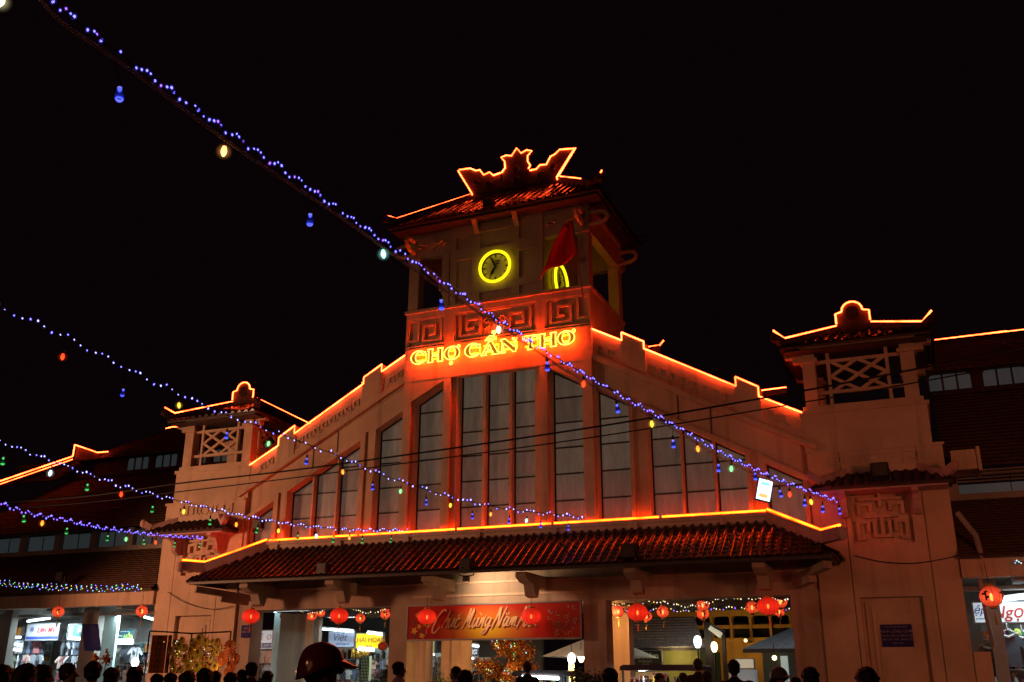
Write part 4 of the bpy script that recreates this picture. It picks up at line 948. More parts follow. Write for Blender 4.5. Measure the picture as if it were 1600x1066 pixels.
def bulbs(P, lst, where, sc=.64):
    cnt = {}
    scr = []
    for p in P:
        d = p-CAMP; z = d.dot(CF); scr.append((800+CAMF*d.dot(CR)/z, p))
    for px, py, kind in lst:
        i = min(range(len(scr)-1), key=lambda i: 0 if scr[i][0] <= px <= scr[i+1][0] else abs(scr[i][0]-px))
        f = (px-scr[i][0])/max(1e-3, scr[i+1][0]-scr[i][0]); f = max(-1, min(1, f)); top = scr[i][1].lerp(scr[i+1][1], f)
        dist = (top-CAMP).length; q = far(px, py, dist)+Vector((0, 0, (.13 if not kind.startswith('lit') else .09)*sc))
        cnt[kind] = cnt.get(kind, 0)+1; n = sum(1 for b in lst if b[2] == kind)
        if n == 1: lab = 'the only %s bulb hanging from %s' % (kind, where)
        else: lab = '%s %s bulb from the left on %s' % (ORD[cnt[kind]-1], kind, where)
        t = thing('hanging_bulb', lab, 'light bulb', q, group='bulbs hanging from the light strings'); t.rotation_euler = (random.uniform(-.15, .15), random.uniform(-.15, .15), 0); t.scale = (sc,)*3
        put('glass', BME[kind], t); put('cap', cap_me, t)
        if kind in CORE: put('led_core', CORE[kind], t)
        if kind in HALO: put('bulb_halo', HALO[kind], t)
        tl = top-q; MB().tube([q+Vector((0, 0, .12*sc)), q+tl*.5+CR*random.uniform(-.02, .02)+Vector((0, 0, .05)), top if tl.z > .12 else q+Vector((0, 0, .2))], .007, 4).build('cord', M_CABLE, t)
B_, G_, O_, W_1, Y_, R_, C_, LG, LW, PY = 'blue', 'green', 'lit orange', 'lit warm white', 'lit yellow', 'lit red', 'lit cyan', 'lit green', 'lit white', 'lit pale yellow'
bulbs(S1P, [(2, 3, PY), (185, 150, B_), (350, 237, W_1), (484, 345, B_), (598, 398, C_), (689, 478, B_), (779, 516, PY), (855, 574, B_), (912, 601, R_), (964, 640, B_), (1018, 663, Y_), (1052, 695, B_), (1090, 702, O_), (1123, 733, B_), (1143, 733, LG), (1180, 746, B_), (1219, 773, B_), (1234, 773, R_), (1258, 787, B_), (1267, 785, Y_), (1286, 797, B_), (1312, 800, B_)], 'the longest string', .80)
bulbs(S2P, [(98, 558, R_), (192, 615, B_), (279, 634, Y_), (354, 682, B_), (420, 694, LG), (479, 722, B_), (535, 738, O_), (582, 762, B_), (626, 768, LG), (666, 786, B_), (704, 790, Y_), (738, 808, B_), (767, 804, O_), (796, 815, B_), (823, 814, C_), (845, 822, B_), (888, 826, B_)], 'the string drooping past the left belfry')
bulbs(S3P, [(4, 722, G_), (79, 740, LW), (136, 763, G_), (189, 773, R_), (238, 797, G_), (287, 800, Y_), (328, 817, G_), (369, 820, O_), (402, 830, G_), (435, 830, Y_), (465, 841, G_), (494, 838, LW), (521, 845, G_), (546, 841, O_), (566, 846, G_), (611, 845, G_)], 'the string crossing the left tower')
bulbs(S4P, [(36, 812, G_), (66, 818, O_), (104, 831, G_), (168, 842, G_), (197, 843, LG), (224, 848, G_), (243, 848, R_), (273, 852, G_), (312, 853, G_)], 'the lowest violet string')

# glowing card hung on the long string
q = far(1194, 766, (S1P[-8]-CAMP).length-.3); R = Matrix.Translation(q) @ Matrix.Rotation(YAW, 4, 'Z') @ Matrix.Rotation(math.radians(14), 4, 'Y')
t = thing('light_box', 'bright white light box tilted on the long string before the gable', 'light box', q)
loc = Matrix.Rotation(YAW, 4, 'Z') @ Matrix.Rotation(math.radians(14), 4, 'Y')
put('case', MB().box(-.185, .185, -.02, .06, -.27, .27).mesh('case', M_BLUE), t, mat4=loc)
put('screen', MB().box(-.165, .165, -.03, -.02, -.25, .25).mesh('screen', glow('lit_screen', (1.5, 2.0, 2.1))), t, mat4=loc)
put('printed_mark', MB().box(-.10, .10, -.036, -.03, .12, .18).mesh('printed_mark', glow('screen_teal', (.3, 1.4, 1.2))), t, mat4=loc)
put('printed_mark', MB().box(-.11, .09, -.036, -.03, -.19, -.10).mesh('printed_mark', glow('screen_amber', (1.5, .7, .2))), t, mat4=loc)
put('hook', MB().tube([(0, .02, .27), (.03, .02, .4), (.0, .02, .5)], .012, 5).mesh('hook', M_CABLE), t, mat4=loc)

# two black overhead cables across the facade
for pts, lab, r in (([(-60, 790), (130, 776), (276, 756), (450, 736), (670, 706), (840, 681), (1000, 656), (1249, 612), (1431, 577), (1660, 530)], 'upper of two black overhead cables across the gable', .026), ([(-60, 800), (130, 786), (276, 769), (450, 748), (670, 719), (840, 696), (1000, 672), (1249, 630), (1431, 598), (1660, 556)], 'lower of two black overhead cables across the gable', .018)):
    P = smooth([at(x, y, -3.2) for x, y in pts], 5); t = MB().tube(P, r, 5).build('overhead_cable', M_CABLE); tag(t, lab, 'cable', 'overhead cables')
P = smooth([at(1335, 868, -.26), at(1380, 878, -.28), at(1430, 880, -.28), at(1480, 872, -.26), at(1500, 866, -.26)], 4); tag(MB().tube(P, .010, 4).build('wall_cable', M_CABLE), 'thin sagging cable across the right tower front', 'cable')
P = smooth([at(262, 925, -.26), at(290, 942, -.3), at(330, 952, -.3), at(365, 947, -.28)], 4); tag(MB().tube(P, .010, 4).build('wall_cable', M_CABLE), 'thin sagging cable across the left tower front', 'cable')

# ------------------------------------------------------------------ lanterns
def lantern_mat(n, c, k, tr):
    m, N, L, P = new_mat(n); P.inputs['Base Color'].default_value = (.5, .03, .02, 1); P.inputs['Roughness'].default_value = .7
    tc = N.new('ShaderNodeTexCoord'); sx = N.new('ShaderNodeSeparateXYZ'); L.new(tc.outputs['Generated'], sx.inputs[0])
    cr = N.new('ShaderNodeValToRGB'); E = cr.color_ramp.elements; E[0].position = 0; E[0].color = (*[.45*v for v in c], 1); E[1].position = 1; E[1].color = (*[.35*v for v in c], 1); e = E.new(.45); e.color = (*c, 1)
    L.new(sx.outputs[2], cr.inputs[0]); L.new(cr.outputs[0], P.inputs['Emission Color']); P.inputs['Emission Strength'].default_value = k
    tb = N.new('ShaderNodeBsdfTransparent'); tb.inputs[0].default_value = (1, .5, .3, 1); mx = N.new('ShaderNodeMixShader'); mx.inputs[0].default_value = tr
    L.new(P.outputs[0], mx.inputs[1]); L.new(tb.outputs[0], mx.inputs[2]); L.new(mx.outputs[0], N['Material Output'].inputs[0])
    return m
M_LR = lantern_mat('red_lantern_silk', (.85, .022, .008), 1.0, .12); M_LO = lantern_mat('orange_lantern_paper', (1.0, .105, .035), 1.0, .2)
M_RIB = plain('lantern_rib', (.18, .01, .01), .6, emit=(.28, .008, .004)); M_GOLDT = plain('gold_tassel', (.45, .28, .05), .6)
M_FIL = glow('lantern_bulb', (12, 7, 2.2)); M_CALL = plain('black_lantern_print', (.02, .01, .01), .7)
def ell(rx, rz, n=10): return [(rx*math.sin(math.pi*i/n), -rz*math.cos(math.pi*i/n)) for i in range(1, n)]
def lantern_proto(kind):
    t = thing('red_lantern', '', 'lantern', (0, 0, 0))
    rx, rz = (.275, .225) if kind == 'big' else (.165, .15)
    b = MB(); n = 48; pr = [(.30*rx, -rz*.97)]+ell(rx, rz, 12)[1:-1]+[(.30*rx, rz*.97)]
    for r, z in pr:
        for k in range(n): a = 2*math.pi*k/n; q = r*(1-.05*(k % 4 == 0)); b.v.append((q*math.cos(a), q*math.sin(a), z))
    for i in range(len(pr)-1):
        for k in range(n): b.f.append((i*n+k, i*n+(k+1) % n, (i+1)*n+(k+1) % n, (i+1)*n+k))
    put('shade', b.mesh('shade', M_LR if kind == 'big' else M_LO, smooth=True), t)
    b = MB()
    for k in range(12 if kind == 'big' else 10):
        a = 2*math.pi*k/(12 if kind == 'big' else 10); b.tube([(r*1.0*math.cos(a), r*1.0*math.sin(a), z) for r, z in pr[::2]], .005, 4)
    put('ribs', b.mesh('ribs', M_RIB), t)
    put('top_cap', MB().lathe([(.34*rx, 0), (.34*rx, .035), (.1*rx, .05)], (0, 0, rz*.96), 12).mesh('top_cap', M_GOLDT), t)
    put('bottom_cap', MB().lathe([(.15*rx, -.04), (.34*rx, -.03), (.34*rx, 0)], (0, 0, -rz*.96), 12).mesh('bottom_cap', M_GOLDT), t)
    put('tassel', MB().tube([(0, 0, -rz-.02), (0, 0, -rz-.10)], .006, 4).lathe([(.022, -.26), (.02, -.16), (.012, -.10)], (0, 0, -rz), 8).mesh('tassel', M_RIB if kind == 'big' else M_GOLDT), t)
    put('hanging_cord', MB().tube([(0, 0, rz), (0, 0, rz+.35)], .006, 4).mesh('hanging_cord', M_CABLE), t)
    put('lamp', MB().ball((0, 0, -.01), .03, .03, .06, 8, 6).mesh('lamp', M_FIL), t)
    if kind == 'small':
        b = MB()
        for a0 in range(0, 360, 90):
            for da, z0, z1, w in ((0, -.06, .07, .014), (-9, .02, .05, .03), (8, -.03, .0, .03), (4, .05, .075, .025)):
                a = math.radians(a0+20+da); r = rx*1.012; x, y = r*math.cos(a), r*math.sin(a); tx, ty = -math.sin(a)*w, math.cos(a)*w
                b.add([(x-tx, y-ty, z0), (x+tx, y+ty, z0), (x*.99+tx, y*.99+ty, z1), (x*.99-tx, y*.99-ty, z1)], [(0, 1, 2, 3)])
        put('print', b.mesh('print', M_CALL), t)
    return t
LP = {'big': lantern_proto('big'), 'small': lantern_proto('small')}; used = set()
def lantern(kind, p, label, sc=1.0, grp=None):
    t = LP[kind] if kind not in used else copy_tree(LP[kind]); used.add(kind)
    t.location = p; t.scale = (sc, sc, sc); t.rotation_euler = (random.uniform(-.06, .06), random.uniform(-.06, .06), random.uniform(0, 6)); t['label'] = label
    t['group'] = 'big red lanterns along the canopy' if kind == 'big' else 'small paper lanterns inside the market'
    return t
for (x, y), lab in zip(((392, 963), (530, 962), (667, 964), (830, 963), (996, 957), (1200, 947)), ('big red lantern beside the square blue pillar sign', 'big red lantern amid paper lanterns in left entrance bay', 'big red lantern over the left end of the banner', 'big red lantern covering the last word of the banner', 'big red lantern at left side of the right entrance bay', 'big red lantern at right side of the right entrance bay')):
    lantern('big', at(x, y, -.75), lab)
for x, y, Y, lab, sc in ((440, 946, 2, 'paper lantern tucked under the beam by the pale inner pillar', 1), (487, 963, 2.5, 'leftmost low paper lantern in the left entrance bay', 1), (501, 957, 2.2, 'paper lantern next to the low leftmost one in left bay', 1), (519, 951, 3, 'high paper lantern just left of the big one in left bay', 1.05), (563, 966, 2.5, 'paper lantern alone between big lantern and pillar in left bay', 1.0), (602, 949, 2, 'upper of two stacked paper lanterns by the pillar in left bay', 1), (602, 960, 2.4, 'lower of two stacked paper lanterns by the pillar in left bay', 1),
                         (966, 955, 2, 'paper lantern with tassel at the lit orange pillar', 1.1), (1010, 963, 2.6, 'paper lantern behind the big one in the right bay', 1), (1036, 956, 2.2, 'paper lantern alone right of the big one in right bay', 1.1), (1098, 945, 2.3, 'upper of two stacked paper lanterns in middle of right bay', 1.15), (1098, 959, 2.6, 'lower of two stacked paper lanterns in middle of right bay', 1.1), (1175, 949, 2.2, 'paper lantern just left of the big one in right bay', 1.1), (1219, 940, 2.4, 'high paper lantern overlapping the big one in right bay', 1.2), (1218, 956, 2.8, 'low paper lantern under the big one in right bay', .9)):
    lantern('small', at(x, y, Y), lab, sc)
lantern('small', at(91, 956, -.45), 'paper lantern before the tube light of the left wing', 1.22); lantern('small', at(222, 955, -.45), 'paper lantern beside the left tower under the wing beam', 1.2); lantern('small', at(1549, 932, -.45), 'paper lantern over the sign of the right wing shop', 1.6)

# ------------------------------------------------------------------ floodlights (dark) on the roofs
def flood(p, label, sc=1):
    t = thing('floodlight', label, 'floodlight', p, group='dark floodlights on the roofs')
    for n, b, m in (('housing', MB().box(-.16, .16, -.10, .08, 0, .30).box(-.19, .19, .08, .11, -.02, .32), M_BLACK), ('lens', MB().box(-.13, .13, -.112, -.10, .03, .27), M_MULL), ('yoke', MB().tube([(-.2, 0, .15), (-.2, 0, -.1), (0, 0, -.16), (.2, 0, -.1), (.2, 0, .15)], .018, 5), M_BLACK)):
        o = put(n, b.mesh(n, m), t); o.scale = (sc, sc, sc)
    return t
flood(at(729, 892, -1.9), 'black floodlight on canopy eave left of the banner middle', 1.1); flood(at(504, 897, -1.9), 'black floodlight on canopy eave above the left bay', 1.0); flood(at(984, 872, -1.8), 'black floodlight on canopy eave above the right bay', 1.2); flood(at(1376, 745, -1.05), 'black floodlight on the right tower awning', 1.15); flood(at(94, 908, -.5), 'black floodlight on the left wing eave', 1.0); flood(at(763, 325, -.9), 'black floodlight on the clock tower eave', 1.0); flood(at(403, 826, -.9), 'black floodlight beside the left tower awning', .9)
t = flood(at(728, 908, -1.5), 'small floodlight hung under the canopy and lighting the banner wall', .5)
light('floodlight_beam', 'SPOT', tuple(Vector(t.location)+Vector((.1, .25, .1))), 170, (1, .64, .36), .2, aim=(.2, -.1, 3.9), spot=140)
fairy([(952, 950), (985, 957), (1030, 952), (1075, 955), (1120, 952), (1150, 949), (1180, 955), (1238, 952)], (at(952, 950, 3)-CAMP).length, at(1238, 952, 3), 'second pinkish light string sagging deeper inside the right bay', 60, ['w', 'y', 'p', 'w'], .04, grp='light strings on the market')
# ------------------------------------------------------------------ inside the market: walls, shops, signs, tubes
random.seed(11)
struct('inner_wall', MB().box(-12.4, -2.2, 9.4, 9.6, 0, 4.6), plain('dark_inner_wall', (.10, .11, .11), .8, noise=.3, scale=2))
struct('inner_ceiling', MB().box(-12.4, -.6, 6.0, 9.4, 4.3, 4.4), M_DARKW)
def board(px0, py0, px1, py1, Y, label, face, lines, emit=0, name='shop_sign', cat='sign', depth=.12):
    a, b = at(px0, py1, Y), at(px1, py1, Y); zt, zb = .5*(at(px0, py0, Y).z+at(px1, py0, Y).z), .5*(a.z+b.z); x0, x1 = a.x, b.x
    t = thing(name, label, cat, ((x0+x1)/2, Y, zb))
    key = 'sign_%s' % '_'.join('%02d' % int(v*99) for v in face)+str(emit)
    m = MATS.get(key) or plain(key, face, .4, emit=face if emit else None, es=emit)
    MB().box(x0, x1, Y, Y+depth, zb, zt).build('panel', m, t)
    f = MB(); w = .03; f.box(x0-w, x1+w, Y-.02, Y+depth+.01, zt, zt+w).box(x0-w, x1+w, Y-.02, Y+depth+.01, zb-w, zb).box(x0-w, x0, Y-.02, Y+depth+.01, zb, zt).box(x1, x1+w, Y-.02, Y+depth+.01, zb, zt); f.build('frame', M_STEEL, t)
    for body, u, v, h, col, kw in lines:
        mk = 'ink_%s' % '_'.join('%02d' % int(c*99) for c in col); im = MATS.get(mk) or plain(mk, col, .5)
        text('lettering', body, im, t, (x0+(x1-x0)*u, Y-.012, zb+(zt-zb)*v), (zt-zb)*h*1.3, **kw)
    return t, x0, x1, zb, zt
def stripe(r, v0, v1, col, u0=0, u1=1):
    t, x0, x1, zb, zt = r; mk = 'ink_%s' % '_'.join('%02d' % int(c*99) for c in col); im = MATS.get(mk) or plain(mk, col, .5)
    Y = t.location.y; MB().box(x0+(x1-x0)*u0, x0+(x1-x0)*u1, Y-.006, Y-.0005, zb+(zt-zb)*v0, zb+(zt-zb)*v1).build('printed_band', im, t)
def tube(px0, py0, px1, py1, Y, label, mat=None, r=.035, Y2=None):
    a, b = at(px0, py0, Y), at(px1, py1, Y2 if Y2 is not None else Y); t = thing('fluorescent_lamp', label, 'lamp', (a+b)/2)
    MB().tube([a, b], r, 8).build('tube', mat or M_TUBE, t); MB().bar(a+Vector((0, .02, r+.03)), b+Vector((0, .02, r+.03)), .07, .05).build('batten', M_WHITE, t); return t
RED, NAVY, WHT, YEL = (.5, .03, .03), (.03, .05, .25), (.8, .8, .8), (.75, .65, .05)
# left wing shops
r = board(40, 975, 90, 1000, 3.0, 'white sign board reading Liên Mỹ with blue band in left shop', (.34, .34, .38), [('Liên Mỹ', .60, .60, .36, RED, dict(shear=.3, bold=.004)), ('®', .16, .62, .34, NAVY, {})], .12); stripe(r, .04, .22, NAVY)
r = board(105, 976, 137, 996, 3.0, 'teal and white sign board with pale figure beside the blue banner', (.10, .34, .36), [('thời trang', .62, .3, .14, WHT, {})], .35); stripe(r, .38, .92, (.8, .85, .85), .45, .98); stripe(r, .1, .9, (.5, .6, .62), .05, .25)
r = board(177, 984, 207, 1000, 3.0, 'dark teal sign board with green letters HỒN in left shop', (.02, .10, .14), [('HỒN', .76, .30, .42, (.45, .75, .10), dict(shear=.2, bold=.006)), ('Shop', .36, .42, .2, WHT, dict(shear=.3)), ('quần áo thời trang', .55, .82, .12, WHT, {})], .25)
board(12, 981, 33, 992, 3.2, 'small orange shop sign near the left edge', (.60, .22, .04), [('SHOP', .5, .5, .4, (.3, .1, .02), {})], .1)
for a, lab in (((52, 943, 88, 951, 1.0, 'long tube lamp under the left wing ceiling'), None), ((43, 971, 78, 966, 2.7), 'tube lamp just above the white Liên Mỹ sign'), ((8, 997, 32, 996, 3.3), 'tube lamp below the small orange sign'), ((106, 998, 135, 999, 2.8), 'tube lamp under the teal sign board'), ((177, 1003, 207, 1004, 2.7), 'thick tube lamp under the dark teal HỒN sign'), ((225, 964, 240, 968, 3.4), 'tube lamp glimpsed beside the left tower edge'), ((120, 956, 140, 957, 3.5), 'small tube lamp at back of the left wing'), ((0, 1028, 10, 1027, 3.0), 'low tube lamp at the left frame edge'), ((20, 1006, 34, 1009, 3.1), 'short lamp among the clothes of the left shop'), ((18, 1015, 33, 1016, 3.1), 'second short lamp among clothes of the left shop')):
    if lab is None: tube(a[0], a[1], a[2], a[3], a[4], a[5], None, .045)
    else: tube(*a, lab, None, .07 if 'thick' in lab else .04)
def boxpx(name, label, cat, px0, py0, px1, py1, Y, d, mat):
    ym = (py0+py1)/2; a, b = at(px0, ym, Y), at(px1, ym, Y); a.z, b.z = at((px0+px1)/2, py1, Y).z, at((px0+px1)/2, py0, Y).z; o = MB().box(min(a.x, b.x), max(a.x, b.x), Y, Y+d, min(a.z, b.z), max(a.z, b.z)).build(name, mat); return tag(o, label, cat)
M_TEALW = plain('pale_teal_wall', (.45, .58, .56), .6, noise=.15, scale=3)
M_CLO = [plain('cloth_%d_%d_%d' % tuple(int(v*99) for v in c), c, .8, noise=.3, scale=9) for c in ((.30, .32, .36), (.06, .07, .09), (.5, .5, .52), (.12, .16, .26), (.35, .12, .14), (.25, .27, .2), (.55, .4, .35), (.03, .03, .035))]
def garment(w, h):
    """shirt on a hanger: sleeves, body, neck notch, a little depth"""
    return MB().prism([(-w*.5, 0), (w*.5, 0), (w*.46, h*.62), (w*.78, h*.42), (w*.9, h*.58), (w*.45, h*.95), (w*.15, h), (0, h*.92), (-w*.15, h), (-w*.45, h*.95), (-w*.9, h*.58), (-w*.78, h*.42), (-w*.46, h*.62)], -.03, .03)
GM = [garment(.26, .46).mesh('garment', m) for m in M_CLO]
def rack(px0, py0, px1, py1, Y, label, rows, n):
    ym = (py0+py1)/2; xm = (px0+px1)/2; x0, x1, z0, z1 = at(px0, ym, Y).x, at(px1, ym, Y).x, at(xm, py1, Y).z, at(xm, py0, Y).z
    t = thing('clothes_rack', label, 'clothes rack', ((x0+x1)/2, Y, max(0, z0)), group='clothes racks in the shops')
    f = MB()
    for x in (x0, x1): f.tube([(x, Y+.05, 0), (x, Y+.05, z1)], .02, 5)
    for i in range(rows): f.tube([(x0, Y+.05, z1-(z1-z0)*i/rows), (x1, Y+.05, z1-(z1-z0)*i/rows)], .012, 5)
    f.build('rail', M_STEEL, t); wl = Vector(t.location)
    for i in range(rows):
        for k in range(n):
            x = x0+(x1-x0)*(k+.5+random.uniform(-.3, .3))/n; s = (z1-z0)/rows*.92/.46
            put('garment', random.choice(GM), t, mat4=Matrix.Translation(Vector((x, Y+random.uniform(-.05, .05), z1-(z1-z0)*i/rows-.46*s-.02))-wl) @ Matrix.Rotation(random.uniform(-.9, .9), 4, 'Z') @ Matrix.Scale(s, 4))
rack(6, 1000, 66, 1045, 3.4, 'rack of dark clothes in the shop under the Liên Mỹ sign', 2, 12)
rack(96, 1003, 130, 1046, 3.2, 'rack of pale clothes under the teal sign board', 2, 7)
rack(176, 1010, 212, 1036, 3.4, 'rack of pinkish clothes under the HỒN sign', 1, 6)
boxpx('shop_partition', 'tall pale teal shop partition at the left frame edge', 'partition', -6, 962, 15, 1070, 2.0, .12, M_TEALW)
boxpx('shop_partition', 'tall pale teal shop partition left of the HỒN sign', 'partition', 158, 962, 178, 1070, 2.0, .12, M_TEALW)
t = thing('pole_banner', 'dark blue banner wrapped on the left wing pillar', 'banner', at(145, 1015, .85))
cloth('banner_cloth', [[tuple(at(132+u*26-(1-v)*4, 975+v*42, +.84+.03*math.sin(u*9))) for u in [i/6 for i in range(7)]] for v in [j/5 for j in range(6)]], plain('blue_banner_cloth', (.03, .035, .22), .7), t)
def counter(px0, px1, py, Y, label, emit=.0):
    a, b = at(px0, py, Y), at(px1, py, Y); t = thing('glass_counter', label, 'counter', ((a.x+b.x)/2, Y, 0)); z = a.z
    MB().box(a.x, b.x, Y, Y+.6, 0, z-.5).build('base', M_STEEL, t)
    f = MB()
    for x in (a.x, b.x-.04): f.box(x, x+.04, Y, Y+.04, z-.5, z).box(x, x+.04, Y+.56, Y+.6, z-.5, z)
    f.box(a.x, b.x, Y, Y+.6, z, z+.03).build('top_frame', M_STEEL, t)
    for k in range(7):
        x = a.x+(b.x-a.x)*(k+.5)/7; MB().box(x-.08, x+.08, Y+.15, Y+.4, z-.5, z-.5+random.uniform(.1, .35)).build('goods', random.choice(M_CLO), t)
counter(85, 132, 1048, 2.2, 'glass display counter before the pale clothes rack'); counter(180, 235, 1040, 2.0, 'glass display counter with goods under the HỒN sign')
p = at(211, 1035, 1.2); t = thing('bare_lamp', 'dazzling white lamp standing on the left shop counter', 'lamp', p); MB().ball(p, .13, .13, .16, 12, 8).build('globe', glow('white_globe', (9, 10, 10)), t); MB().lathe([(.06, -.3), (.05, -.15)], p, 8).build('base', M_STEEL, t)
# right wing shop
r = board(1524, 941, 1620, 972, 1.6, 'white lit sign with red and gold letters in right shop', (.62, .70, .76), [('Ngọc', .60, .48, .66, (.42, .03, .02), dict(shear=.25, bold=.006)), ('ệp', .09, .62, .44, (.03, .06, .42), dict(shear=.35))], .55); stripe(r, .16, .20, (.03, .06, .42), .02, .2)
tube(1560, 938, 1625, 930, 1.4, 'tube lamp above the white sign of the right shop', None, .045)
for i, (x, c) in enumerate(((1551, (.42, .45, .42)), (1564, (.45, .03, .28)), (1578, (.02, .02, .02)), (1590, (.50, .55, .08)), (1603, (.05, .30, .32)))):
    p = at(x, 990, 1.5); nm = ('grey', 'magenta', 'black', 'lime', 'teal')[i]
    t = thing('cap', '%s cap hanging in the row under the right shop sign' % nm, 'cap', p, group='caps in a row'); cm = plain('cap_'+nm, c, .8)
    MB().ball(p, .11, .12, .12, 12, 6).build('crown', cm, t); MB().prism([(p.x-.08, p.y-.09), (p.x+.08, p.y-.09), (p.x+.10, p.y-.2), (p.x, p.y-.24), (p.x-.10, p.y-.2)], p.z-.05, p.z-.03, 'z').build('visor', cm, t)
for i, (x, c, y, k) in enumerate(((1583, (.11, .13, .17), 1042, 1.3), (1605, (.10, .11, .14), 1040, 1.2), (1553, (.13, .13, .15), 1058, 1.25))):
    p = at(x, y, 1.2+.1*i); t = thing('hanging_shirt', ('dark grey shirt hanging in the middle of the right shop', 'dark shirt hanging at the right frame edge', 'dark dotted shirt hanging nearest the right tower')[i], 'shirt', p, group='shirts in the right shop')
    o = put('body', garment(.36*k, .62*k).mesh('body', plain('shirt_%d' % i, c, .85, noise=.6 if i == 2 else .2, scale=26 if i == 2 else 6)), t); put('hanger', MB().tube([(-.2, 0, .6*k), (0, 0, .68*k), (.2, 0, .6*k), (0, 0, .70*k), (0, 0, .8*k)], .015, 5).mesh('hanger', M_WHITE), t)
    put('collar', MB().tube([(-.14, -.04, .58*k), (0, -.05, .54*k), (.14, -.04, .58*k)], .035, 6).mesh('collar', M_WHITE), t)
def stock(px0, py0, px1, py1, Y, label, cell=.13, name='stocked_shelf', pal=None, rail=True):
    """shop wall packed with small goods: shelves (parts) and the goods, too small to pick apart, joined per colour"""
    ym, xm = (py0+py1)/2, (px0+px1)/2; x0, x1, z0, z1 = at(px0, ym, Y).x, at(px1, ym, Y).x, max(.3, at(xm, py1, Y).z), at(xm, py0, Y).z
    t = thing(name, label, 'shelf', ((x0+x1)/2, Y, 0), group='stocked shop shelves'); pal = pal or M_GOODS; bs = [MB() for _ in pal]; rows = max(2, int((z1-z0)/.34))
    MB().box(x0, x1, Y+.36, Y+.40, 0, z1).build('back_board', M_TEALW, t)
    for i in range(rows):
        zb = z0+(z1-z0)*i/rows; MB().box(x0, x1, Y, Y+.36, zb-.02, zb).build('shelf_board', M_WHITE, t); x = x0+.03
        while x < x1-.06:
            w = cell*random.uniform(.35, 1.1); h = (z1-z0)/rows*random.uniform(.35, .9); d = random.uniform(.02, .16); b = random.choice(bs); k = random.random()
            if k < .55: b.box(x, x+w, Y+d, Y+.3, zb, zb+h)
            elif k < .8: b.lathe([(w*.3, 0), (w*.5, h*.3), (w*.4, h*.7), (w*.15, h*.8), (w*.15, h)], (x+w/2, Y+.15, zb), 6)
            else: b.prism([(x, zb+h), (x+w, zb+h), (x+w*.9, zb+h*.15), (x+w*.5, zb), (x+w*.1, zb+h*.2)], Y-.03, Y+.03)
            x += w+random.uniform(0, .03)
    for b, m in zip(bs, pal):
        if b.v: o = b.build('goods', m, t); o['kind'] = 'stuff'
M_GOODS = M_CLO+[plain('goods_%d' % i, c, .5, noise=.3, scale=20) for i, c in enumerate(((.55, .56, .58), (.02, .02, .025), (.5, .2, .05), (.12, .25, .3), (.6, .5, .35), (.35, .05, .08), (.02, .025, .04)))]
stock(-10, 985, 68, 1066, 4.0, 'packed shelves at the back of the Liên Mỹ shop'); stock(90, 985, 131, 1066, 3.9, 'packed shelves behind the pale clothes rack'); stock(178, 1003, 236, 1066, 4.0, 'packed shelves behind the HỒN shop counter')
stock(1540, 975, 1625, 1070, 2.6, 'dark packed shelves at the back of the right wing shop')
stock(393, 1013, 426, 1066, 6.2, 'bright packed shelves behind the square blue sign'); stock(498, 1012, 612, 1066, 7.4, 'packed shelves across the back of the left bay'); stock(640, 1020, 682, 1066, 7.6, 'packed shelves in the gap beside the orange pillar'); stock(706, 1027, 760, 1066, 8.4, 'packed shelves under the SÁNG sign'); stock(985, 1050, 1040, 1070, 3.2, 'low stocked shelf under the violet stall roof')
# left entrance bay
r = board(396, 986, 424, 1013, 5.0, 'white and blue sign reading SỈ VÀ LẺ GIÀY D behind left pillar', (.50, .60, .66), [('SỈ VÀ LẺ GIÀY D', .5, .16, .16, WHT, {}), ('L É  O', .5, .62, .34, RED, dict(shear=.2))], .3); stripe(r, .02, .30, (.02, .09, .26))
r = board(513, 987, 553, 1011, 6.5, 'blue grey lit sign with script letters above helmet', (.30, .36, .48), [('Việt', .42, .60, .5, (.10, .10, .2), dict(shear=.3)), ('thời trang trẻ', .55, .2, .14, NAVY, {})], .45)
r = board(556, 990, 597, 1013, 6.0, 'yellow lit sign with red letters by the red balloon', (.62, .50, .01), [('KHẢI HOÀN', .5, .55, .36, (.55, .14, .02), {}), ('giày dép', .5, .16, .12, RED, {})], .7)
p = at(563, 1021, 5.6); t = thing('letter_sign', 'gold letters reading Inox hung under the yellow sign', 'sign', p); text('lettering', 'Inox', plain('gold_leaf', (.62, .38, .05), .3, .6), t, p, .42, extrude=.05, bold=.012)
tube(504, 983, 552, 987, 6.0, 'tube lamp above the blue grey sign'); tube(574, 989, 597, 992, 5.7, 'tube lamp on top of the yellow sign', M_WTUBE); tube(560, 1014, 584, 1016, 5.8, 'tube lamp between yellow sign and gold letters', M_WTUBE, .05); tube(404, 950, 432, 955, 4.0, 'bright tube lamp under the beam behind left lantern', None, .06)
rack(394, 1015, 424, 1060, 5.4, 'rack of glittering goods behind the square blue sign', 2, 5); rack(575, 1030, 606, 1062, 6.4, 'rack of goods right of the gold letters', 2, 5); rack(500, 1030, 560, 1062, 6.6, 'rack of goods behind the helmet', 2, 7)
boxpx('shop_partition', 'pale teal door leaf inside the left entrance', 'partition', 425, 958, 437, 1070, 4.4, .2, M_TEALW)
boxpx('shop_partition', 'brown timber partition left of the helmet', 'partition', 479, 955, 497, 1070, 5.5, .2, plain('brown_panel', (.26, .17, .12), .6, noise=.3))
m = MB(); a, b = at(563, 1064, 5.2), at(577, 1025, 5.2); m.box(a.x, b.x, 5.2, 5.4, a.z, b.z); t = thing('price_grid', 'greenish lattice screen under the gold letters', 'screen', a); m.build('panel', plain('pale_green_panel', (.45, .5, .35), .6, emit=(.2, .25, .12), es=.5), t)
g = MB()
